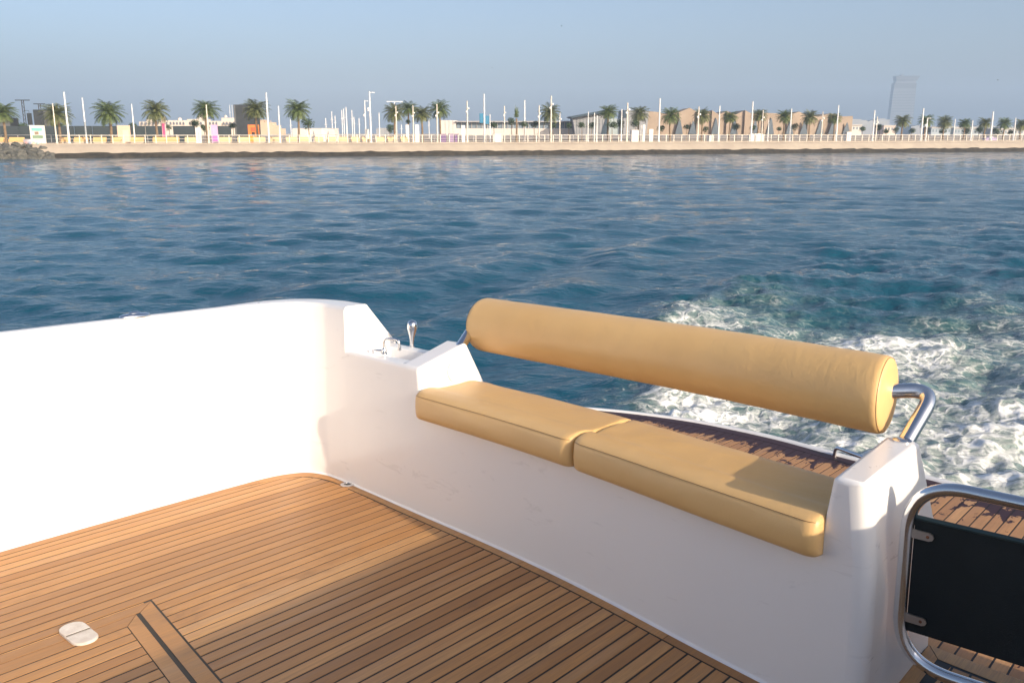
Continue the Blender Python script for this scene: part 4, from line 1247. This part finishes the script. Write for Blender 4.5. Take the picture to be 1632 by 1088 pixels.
# lighting trusses
M_TRUSS = mat('black_truss', (0.03, 0.032, 0.035), 0.6)
for px, top, bw_, off, lab in ((42, 160, 11, 27, 'black lighting truss tower with a hanging loudspeaker'), (68, 166, 8.5, 33, 'black truss crossbar rising behind the dark stage block')):
    x, y = shore(px, off); mp = mpp(y); h_ = height(top, y) - GZ
    o = empty('lighting_truss', lab, 'truss', mat=Matrix.Translation((x, y, GZ - .05)))
    w = 1.6 * mp
    for sx in (-1, 1): MB().tube([(sx * w, 0, 0), (sx * w, 0, h_)], .055, 6).obj('upright', M_TRUSS, o)
    br_ = MB()
    for k in range(10): br_.tube([(-w if k % 2 else w, 0, h_ * k / 10), (w if k % 2 else -w, 0, h_ * (k + 1) / 10)], .025, 5)
    br_.obj('lattice', M_TRUSS, o)
    MB().box(-bw_ * mp, bw_ * mp, -.1, .1, h_, h_ + .12).obj('crossbar', M_TRUSS, o)
    if px == 42:
        MB().box(w + .35, w + .85, -.2, .2, h_ * .42, h_ * .70).obj('loudspeaker', M_DARK, o)
        MB().tube([(w, 0, h_ * .76), (w + .6, 0, h_ * .76), (w + .6, 0, h_ * .70)], .03, 5).obj('bracket', M_TRUSS, o)
# posters, banners and boxes on the promenade
def poster(label, px0, px1, top, off, cols, cat='sign', name='sign_board'):
    o, w, h_ = thing_box(name, label, cat, px0, px1, top, off, mat('board', cols[0], .7), .12, part='board')
    r_ = random.Random(px0)
    for k, c in enumerate(cols[1:]):
        a, b = r_.uniform(-.8, .0) * w, r_.uniform(.1, .85) * w
        z0 = h_ * (.1 + .8 * k / len(cols[1:])); z1 = h_ * (.1 + .8 * (k + .8) / len(cols[1:]))
        MB().box(a, b, -.03 - .004 * k, -.002, z0, z1).obj('printed_patch', mat('print', c, .7), o)
    return o
poster('painted board with green and yellow patches behind the white boat-shaped planter', 49, 71, 200, 7, [(.72, .70, .64), (.62, .46, .18), (.20, .30, .20), (.30, .22, .16), (.20, .52, .50)])
poster('plain beige sign board beside a palm trunk', 188, 207, 200, 8, [(.70, .48, .36), (.74, .55, .45)])
poster('white upright sign box in front of a green tree', 312, 320, 204, 6, [(.78, .78, .76), (.40, .55, .52)])
poster('purple banner stand beside a palm trunk', 337, 347, 199, 8, [(.55, .38, .58), (.62, .18, .50), (.50, .42, .62)], 'banner', 'banner_stand')
poster('pink banner stand at the end of the dark hoarding', 259, 265, 186, 12, [(.70, .52, .50), (.62, .10, .25)], 'banner', 'banner_stand')
poster('white upright info panel between palm trunks in the cluster, beside a second one', 647, 652, 199, 11, [(.78, .75, .70), (.7, .66, .6)])
poster('wider white upright info panel between two palms of the cluster', 662, 668, 199, 11, [(.80, .79, .77), (.7, .7, .68)])
poster('white upright sign beside the long glass building', 736, 741, 200, 10, [(.80, .80, .80), (.72, .72, .72)])
poster('white upright sign before the slanted grey pavilion', 1021, 1028, 199, 10, [(.78, .76, .72), (.7, .68, .64)])
poster('white sign box on dark feet before the pavilion', 1035, 1041, 206, 5, [(.80, .79, .77), (.7, .7, .7)])
# orange screen
x_ = poster('bright orange poster wall with a dark figure, in front of the stage screen', 396, 413, 199, 16, [(.80, .22, .05), (.80, .45, .06), (.05, .04, .03), (.75, .12, .05)], 'poster', 'poster_wall')
# white boxes, covered boat
M_WB = mat('white_box', (0.78, 0.75, 0.70), .6)
for px0, px1, top, lab in ((787, 799, 214, 'white square kiosk box behind the railing beside a small round tree'), (1007, 1018, 208, 'low white box among trees before the slanted pavilion'), (1131, 1138, 216, 'small white box behind the railing beside the brown building'), (1350, 1357, 211, 'small white hut at the end of the brown building'), (582, 588, 207, 'small white cabinet beside a lamp post with a side arm')):
    o, w, h_ = thing_box('kiosk_box', lab, 'kiosk', px0, px1, top, 6, M_WB, 1.0)
    MB().box(-w * 1.06, w * 1.06, -.06, 1.06, h_ + .002, h_ + .07).obj('lid', M_WB, o)
o, w, h_ = thing_box('covered_stall', 'long low white covered stall behind the railing', 'stall', 1197, 1218, 215, 6, M_WB, 1.2)
MB().box(-w * .95, w * .95, .1, 1.1, h_ + .002, h_ + .15, .9).obj('cover', M_WB, o)
M_PUR = mat('purple_cloth', (0.22, 0.15, 0.30), .8)
for px0, px1, c in ((702, 711, (.17, .11, .24)), (715, 723, (.30, .22, .36)), (725, 731, (.2, .12, .28))):
    o, w, h_ = thing_box('draped_table', 'table draped in purple cloth behind the railing', 'table', px0, px1, 214, 6, mat('purple_drape', c, .8), .9, 'purple draped tables', 'drape')
    MB().box(-w * 1.02, w * 1.02, -.03, .93, h_ + .002, h_ + .04).obj('table_top', M_PUR, o)
o, w, h_ = thing_box('draped_table', 'lilac draped table at the foot of a mast near the hazy palms', 'table', 1572, 1591, 220, 6, mat('lilac_drape', (.36, .30, .46), .8), .9, None, 'drape')
MB().box(-w * .5, w * .5, .1, .8, h_ + .002, h_ + .25, .7).obj('covered_goods', mat('lilac_goods', (.42, .36, .5), .8), o)
# white boat-shaped planter with pale rocks near the breakwater
x, y = shore(51, 3.2); mp = mpp(y)
o = empty('boat_planter', 'white boat-shaped planter beside the boulders', 'planter', mat=Matrix.Translation((x, y, GZ - .25)) @ Matrix.Rotation(WANG, 4, 'Z'))
hb = []
L = 13 * mp
for z, k in ((0, .72), (.35, .9), (.75, 1.0)):
    hb.append([(L * k * math.cos(q) * (1 if abs(math.cos(q)) < .9 else 1.08), .7 * k * math.sin(q), z) for q in np.linspace(0, 2 * math.pi, 20, endpoint=False)])
vs = [p for r_ in hb for p in r_]; fs = [(i * 20 + k, i * 20 + (k + 1) % 20, (i + 1) * 20 + (k + 1) % 20, (i + 1) * 20 + k) for i in range(2) for k in range(20)] + [tuple(range(40, 60))]
M_PL = noisy('planter_white', (.74, .70, .72), (.55, .50, .56), 3, .7)
add('planter_hull', make_mesh('planter_hull', vs, fs, M_PL), o)
for k in range(4): MB().box(-L * .75 + k * L * .42, -L * .5 + k * L * .42, -.72, -.66, .18, .5).obj('painted_mark', mat('mark', ((.5, .3, .3), (.3, .35, .5), (.6, .55, .4), (.35, .5, .5))[k], .7), o)

# white palace with domes and arches
M_PAL = noisy('palace_stone', (.66, .60, .53), (.58, .52, .46), .3, .8)
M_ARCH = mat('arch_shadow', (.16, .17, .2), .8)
def block(parent, Y, px0, px1, top, bot, m, y0=0, depth=4, name='wall'):
    mp = mpp(Y)
    return MB().box((px0 - parent['pxc']) * mp, (px1 - parent['pxc']) * mp, y0, y0 + depth, max(height(bot, Y), GZ - .5) - GZ, height(top, Y) - GZ).obj(name, m, parent)
def far_root(name, label, cat, pxc, off):
    x, y = shore(pxc, off)
    o = empty(name, label, cat, mat=Matrix.Translation((x, y, GZ)))
    o['pxc'] = float(pxc)
    return o, y
o, Y = far_root('domed_palace', 'white palace with low domes and dark arches far behind the palms', 'building', 300, 70)
mp = mpp(Y)
for px0, px1, top in ((224, 260, 194), (260, 300, 192), (300, 326, 190), (326, 352, 193), (352, 378, 188)):
    block(o, Y, px0, px1, top, 216, M_PAL, 0 if px0 % 8 else .4)
for px, top, r_ in ((235, 188, 5.5), (283, 187, 3), (318, 181, 9), (355, 183, 2.5), (372, 184, 3)):
    zt = height(top, Y) - GZ; R_ = r_ * mp
    MB().lathe([(R_, -R_ * .6), (R_, 0), (R_ * .92, R_ * .35), (R_ * .7, R_ * .66), (R_ * .36, R_ * .86), (R_ * .06, R_ * .95), (R_ * .03, R_ * 1.15)], 16, ((px - 300) * mp, 2, zt - R_)).obj('dome', M_PAL, o)
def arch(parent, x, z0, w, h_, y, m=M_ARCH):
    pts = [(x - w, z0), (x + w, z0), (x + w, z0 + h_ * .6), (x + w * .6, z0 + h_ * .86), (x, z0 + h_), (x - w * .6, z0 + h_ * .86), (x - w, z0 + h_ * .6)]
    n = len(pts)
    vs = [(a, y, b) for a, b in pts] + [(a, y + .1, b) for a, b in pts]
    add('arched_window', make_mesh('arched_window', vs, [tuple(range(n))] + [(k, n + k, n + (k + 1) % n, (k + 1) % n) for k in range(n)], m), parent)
for px in (230, 236, 242, 248, 254, 264, 268, 274, 279, 284, 289, 294, 304, 310, 316, 321, 331, 335, 340, 345, 356, 361, 366, 372):
    arch(o, (px - 300) * mp, height(199, Y) - GZ, 1.3 * mp, 4.6 * mp, -.09)
for px in (362, 366): MB().tube([((px - 300) * mp, 2, height(188, Y) - GZ), ((px - 300) * mp, 2, height(167, Y) - GZ)], .3 * mp, 5).obj('flagpole', M_WHITE, o)
# small beige fort
o, Y = far_root('sand_fort', 'small beige stepped fort right of the stage screen', 'building', 431, 34)
mp = mpp(Y)
M_FORT = noisy('fort_plaster', (.62, .49, .37), (.55, .43, .33), .6, .85)
for px0, px1, top in ((414, 422, 191), (422, 434, 195), (434, 441, 200), (441, 448, 205)): block(o, Y, px0, px1, top, 216, M_FORT, 0, 3)
for px in (416, 420, 424, 428, 432): MB().box((px - 432) * mp, (px - 430) * mp, -.05, .3, height(194, Y) - GZ, height(192.5, Y) - GZ).obj('merlon', M_FORT, o)
arch(o, (423 - 431) * mp, -.3, 1.6 * mp, 6 * mp, -.06)
# white tents with dark openings
o = None
M_TENT = noisy('tent_canvas', (.72, .67, .62), (.66, .61, .57), .5, .8)
for i, (px0, px1, lab) in enumerate(((466, 488, 'low cream tent behind a palm trunk'), (488, 512, 'cream tent with a dark pointed opening beside the round clipped tree'), (512, 534, 'cream tent with a dark pointed opening beside the thin masts'))):
    x, y = shore((px0 + px1) / 2, 20); mp = mpp(y); w = (px1 - px0) / 2 * mp; h_ = height(204.5, y) - GZ
    o = empty('market_tent', lab, 'tent', mat=Matrix.Translation((x, y, GZ - .05)))
    MB().poly([(-w, 0, 0), (w, 0, 0), (w, 3, 0), (-w, 3, 0), (-w * .97, 0, h_), (w * .97, 0, h_ * .98), (w * .97, 3, h_ * 1.03), (-w * .97, 3, h_ * 1.05)], [(0, 1, 5, 4), (1, 2, 6, 5), (2, 3, 7, 6), (3, 0, 4, 7), (4, 5, 6, 7)]).obj('canvas', M_TENT, o)
    if i:
        MB().poly([(-w * .3, -.03, 0), (w * .3, -.03, 0), (0, -.03, h_ * .85), (-w * .3, -.004, 0), (w * .3, -.004, 0), (0, -.004, h_ * .85)], [(0, 1, 2), (0, 3, 4, 1), (1, 4, 5, 2), (2, 5, 3, 0)]).obj('opening', M_ARCH, o)
        MB().poly([(-w * .06, -.05, 0), (w * .06, -.05, 0), (0, -.05, h_ * .8)], [(0, 1, 2)]).obj('door_flap', M_TENT, o)
# thin far masts (boats' masts in the marina behind)
for px, top in ((464, 190), (530, 177), (535, 184), (546, 175), (549, 173), (562, 175), (565, 186), (573, 188), (640, 198), (684, 190), (520, 188)):
    x, y = shore(px, 90); h_ = height(top, y) - GZ
    o = empty('far_mast', 'thin faint mast far behind the promenade', 'mast', 'thin masts in the distance', Matrix.Translation((x, y, GZ - .1)))
    MB().tube([(0, 0, 0), (0, 0, h_)], .09, 5).obj('pole', M_WHITE, o)
    MB().box(-.35, .35, -.03, .03, h_ * .7, h_ * .7 + .06).obj('spreader', M_WHITE, o)
# white hall and long glass building
o, Y = far_root('white_hall', 'plain white hall with a long low glass wing', 'building', 760, 48)
mp = mpp(Y)
M_HALL = noisy('hall_render', (.64, .60, .56), (.58, .54, .50), .25, .8)
M_GLZ = mat('dull_glazing', (.20, .25, .30), .25)
block(o, Y, 703, 728, 192, 216, M_HALL, 0, 8)
block(o, Y, 728, 912, 205, 216, M_HALL, .2, 8, 'lower_wall')
block(o, Y, 728, 912, 193, 195, M_GREY, -.6, 9, 'roof_edge')
for k in range(23):
    block(o, Y, 728.4 + k * 8, 735.6 + k * 8, 195.1, 204.9, M_GLZ, .5, .3, 'pane')
    block(o, Y, 735.7 + k * 8, 736.3 + k * 8, 195.1, 204.9, M_HALL, .3, .6, 'mullion')
for k in range(3): block(o, Y, 711 + k * 6, 711.4 + k * 6, 192.4, 215, M_GREY, -.06, .05, 'panel_joint')
# slanted grey pavilion
o, Y = far_root('slanted_pavilion', 'grey pavilion with a roof slanting up to the right and a dark glass end', 'building', 970, 36)
mp = mpp(Y)
M_PAV = noisy('pavilion_panel', (.24, .25, .27), (.30, .31, .33), .3, .6)
M_PAVD = mat('pavilion_glass', (.06, .085, .11), .25)
zz = lambda r_: height(r_, Y) - GZ
X_ = lambda p: (p - 970) * mp
def prism(parent, name, poly, y0, y1, m):
    n = len(poly)
    vs = [(X_(a), y0, zz(b)) for a, b in poly] + [(X_(a), y1, zz(b)) for a, b in poly]
    return add(name, make_mesh(name, vs, [tuple(range(n)), tuple(range(n, 2 * n))[::-1]] + [(k, n + k, n + (k + 1) % n, (k + 1) % n) for k in range(n)], m), parent)
prism(o, 'wall', [(918, 214), (966, 214), (966, 180), (914, 188)][::-1], 0, 8, M_PAV)
prism(o, 'roof', [(908, 186), (962, 176), (970, 176), (970, 179), (912, 188.5)], -1.2, 9, M_PAVD)
prism(o, 'glass_end', [(958, 214), (970, 214), (970, 181), (967, 181)], -.12, -.02, M_PAVD)
prism(o, 'wall', [(970, 214), (994, 214), (994, 189), (970, 189)], .6, 8, noisy('pavilion_pale', (.33, .40, .42), (.38, .44, .45), .4, .6))
prism(o, 'wall', [(992, 214), (1028, 214), (1031, 177), (992, 175.5)], -.4, 8, M_PAV)
prism(o, 'glass_end', [(992, 188), (999, 188), (999, 176.5), (992, 176.2)], -.6, -.42, M_PAVD)
M_TERRA = noisy('terracotta_lattice', (.31, .245, .19), (.39, .31, .24), .35, .85, .6, 8)
prism(o, 'brown_flank', [(1028.5, 214), (1046, 214), (1050, 179), (1031.5, 177.5)], .2, 8, M_TERRA)
for k in range(9): prism(o, 'panel_joint', [(920 + k * 5, 213), (920.4 + k * 5, 213), (920.4 + k * 5, 189.5), (920 + k * 5, 189.5)], -.04, -.004, M_PAVD)
# brown zigzag building
o, Y = far_root('zigzag_building', 'brown building with a zigzag roofline and dark pointed openings', 'building', 1200, 46)
mp = mpp(Y); zz = lambda r_: height(r_, Y) - GZ; X_ = lambda p: (p - 1200) * mp
top = [(1040, 179), (1062, 181), (1084, 179), (1101, 172), (1112, 178), (1126, 181), (1135, 176), (1146, 183), (1158, 177), (1172, 183), (1186, 176), (1198, 182), (1216, 180), (1236, 181), (1252, 184), (1270, 178), (1284, 184), (1302, 186), (1319, 181), (1338, 186), (1354, 185)]
for k in range(len(top) - 1):
    (a, b), (c, d) = top[k], top[k + 1]
    prism(o, 'facade_panel', [(a, 215), (c, 215), (c, d), (a, b)], (k % 2) * .5, 8, M_TERRA)
M_PT = mat('opening_glass', (.10, .13, .16), .4)
for px, r_ in ((1085, 189), (1106, 192), (1141, 188), (1170, 190), (1202, 191), (1226, 188), (1256, 192), (1278, 193), (1303, 190), (1322, 192), (1344, 195)):
    prism(o, 'pointed_opening', [(px - 6, 214), (px + 6, 214), (px + 2, r_ + 4), (px, r_)], -.25, -.03, M_PT)
# low white houses at the right
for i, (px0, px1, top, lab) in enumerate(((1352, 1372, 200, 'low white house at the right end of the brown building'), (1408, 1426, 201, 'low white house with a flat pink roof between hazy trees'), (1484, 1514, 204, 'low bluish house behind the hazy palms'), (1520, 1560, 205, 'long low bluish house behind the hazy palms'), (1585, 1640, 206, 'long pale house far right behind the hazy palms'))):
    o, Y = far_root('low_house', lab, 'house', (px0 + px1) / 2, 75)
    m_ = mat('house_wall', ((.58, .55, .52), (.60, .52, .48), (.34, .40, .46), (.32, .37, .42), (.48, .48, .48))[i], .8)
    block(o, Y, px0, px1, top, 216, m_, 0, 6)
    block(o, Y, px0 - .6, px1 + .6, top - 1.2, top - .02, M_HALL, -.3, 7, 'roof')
    mp = mpp(Y)
    for k in range(int((px1 - px0) / 5)):
        block(o, Y, px0 + 2 + k * 5, px0 + 4.2 + k * 5, top + 2.5, top + 6.5, M_GLZ, -.06, .05, 'window')
# far low land and the faint tower
M_FAR = noisy('far_buildings', (.30, .31, .32), (.36, .36, .36), .05, .9)
def far_at(px, Yd):
    k = (px - 816.0) / FPX / (CT + (331.0 / FPX) * ST)
    return k * Yd, Yd
x, y = far_at(1433, 1900); mp = mpp(y)
o = empty('distant_tower', 'tall faint blue tower with a flared top, far away in the haze', 'tower', mat=Matrix.Translation((x, y, 0)))
M_TW = noisy('tower_cladding', (.09, .11, .13), (.12, .14, .16), .05, .6)
M_TG = mat('tower_glass_band', (.03, .04, .05), .5)
hz_ = lambda r_: height(r_, y)
def tower_part(name, x0, x1, r0, r1, m, d, x0b=None, x1b=None):
    x0b = x0 if x0b is None else x0b; x1b = x1 if x1b is None else x1b
    zb, zt = hz_(r0), hz_(r1)
    vs = []
    for (a, b, z) in ((x0b, x1b, zb), (x0, x1, zt)):
        vs += [((a - 1433) * mp, -d, z), ((b - 1433) * mp, -d, z), ((b - 1433) * mp, d, z), ((a - 1433) * mp, d, z)]
    add(name, make_mesh(name, vs, [(3, 2, 1, 0), (4, 5, 6, 7), (0, 1, 5, 4), (1, 2, 6, 5), (2, 3, 7, 6), (3, 0, 4, 7)], m), o)
tower_part('shaft', 1416, 1450, 214, 141.5, M_TW, 7, 1413.5, 1450)
tower_part('glass_band', 1416.3, 1450, 141.4, 133.2, M_TG, 7.2)
tower_part('neck', 1418.6, 1449, 133.1, 129.2, M_TW, 6)
tower_part('flared_crown', 1417.5, 1454, 129.1, 121.5, M_TG, 8, 1419, 1450)
tower_part('roof_plant', 1426, 1430, 121.4, 119, M_TW, 4)
for k in range(14):
    tower_part('floor_band', 1415.2, 1450.2, 205 - k * 4.4, 204.0 - k * 4.4, M_TG, 7.3)
for i, (px0, px1, top, Yd) in enumerate(((1352, 1380, 190, 900), (1380, 1412, 192, 1000), (1395, 1416, 189, 1200), (1452, 1490, 200, 900), (1500, 1545, 201, 800), (1548, 1600, 200, 900), (1600, 1660, 202, 800), (505, 520, 204, 500), (600, 612, 204, 420))):
    x, y = far_at((px0 + px1) / 2, Yd); mp2 = mpp(y); w = (px1 - px0) / 2 * mp2
    o2 = empty('far_block', 'faint hazy block on the far skyline near ' + ('the faint tower' if px0 < 1460 and px0 > 1340 else 'the long low bluish house' if px0 > 1460 else 'the thin faint masts'), 'building', 'hazy skyline blocks', Matrix.Translation((x, y, 0)))
    zt = height(top, y)
    MB().box(-w, w, 0, 20, 0, zt * .94).obj('wall', M_FAR, o2)
    MB().box(-w * .6, w * .4, 2, 18, zt * .94 + .01, zt).obj('roof_plant', M_FAR, o2)
# birds
M_BIRD = mat('bird', (.12, .12, .12), .8)
for px, py, Yd, lab in ((785, 108, 60, 'tiny dark bird in the sky above the middle of the shore'), (893, 42, 70, 'tiny pale bird highest in the sky'), (1580, 128, 70, 'tiny dark bird in the sky right of the faint tower')):
    x, y = far_at(px, Yd); z = height(py, Yd)
    bd = MB()
    s_ = .11
    bd.poly([(0, -.5 * s_, 0), (.18 * s_, 0, .1 * s_), (0, .7 * s_, 0), (-.18 * s_, 0, .1 * s_), (0, 0, -.12 * s_)], [(0, 1, 3), (1, 2, 3), (0, 4, 1), (1, 4, 2), (2, 4, 3), (3, 4, 0)])
    o = empty('bird', lab, 'bird', mat=Matrix.Translation((x, y, z)) @ Matrix.Rotation(.7 + px, 4, 'Z'))
    bd.obj('body', M_BIRD, o)
    for sg in (-1, 1):
        MB().poly([(sg * .1 * s_, -.25 * s_, .06 * s_), (sg * .1 * s_, .25 * s_, .06 * s_), (sg * .8 * s_, .1 * s_, .38 * s_), (sg * 1.4 * s_, -.2 * s_, .22 * s_), (sg * .7 * s_, -.2 * s_, .33 * s_)], [(0, 1, 2, 4), (4, 2, 3)]).obj('wing', M_BIRD, o)

# ------------------------------------------------------------------ haze
def haze():
    hz = MB().box(-2900, 2900, -2900, 2900, -2.6, 142).obj('haze', None)
    m = bpy.data.materials.new('haze_air'); m.use_nodes = True
    nt = m.node_tree
    for nd in list(nt.nodes): nt.nodes.remove(nd)
    vol = nt.nodes.new('ShaderNodeVolumePrincipled')
    vol.inputs['Color'].default_value = (0.46, 0.61, 0.82, 1)
    vol.inputs['Density'].default_value = 0.00053
    vol.inputs['Anisotropy'].default_value = 0.0
    ou = nt.nodes.new('ShaderNodeOutputMaterial')
    nt.links.new(vol.outputs[0], ou.inputs['Volume'])
    hz.data.materials.append(m)
    props(hz, kind='stuff')
    hz['label'] = 'pale blue sea haze'
haze()
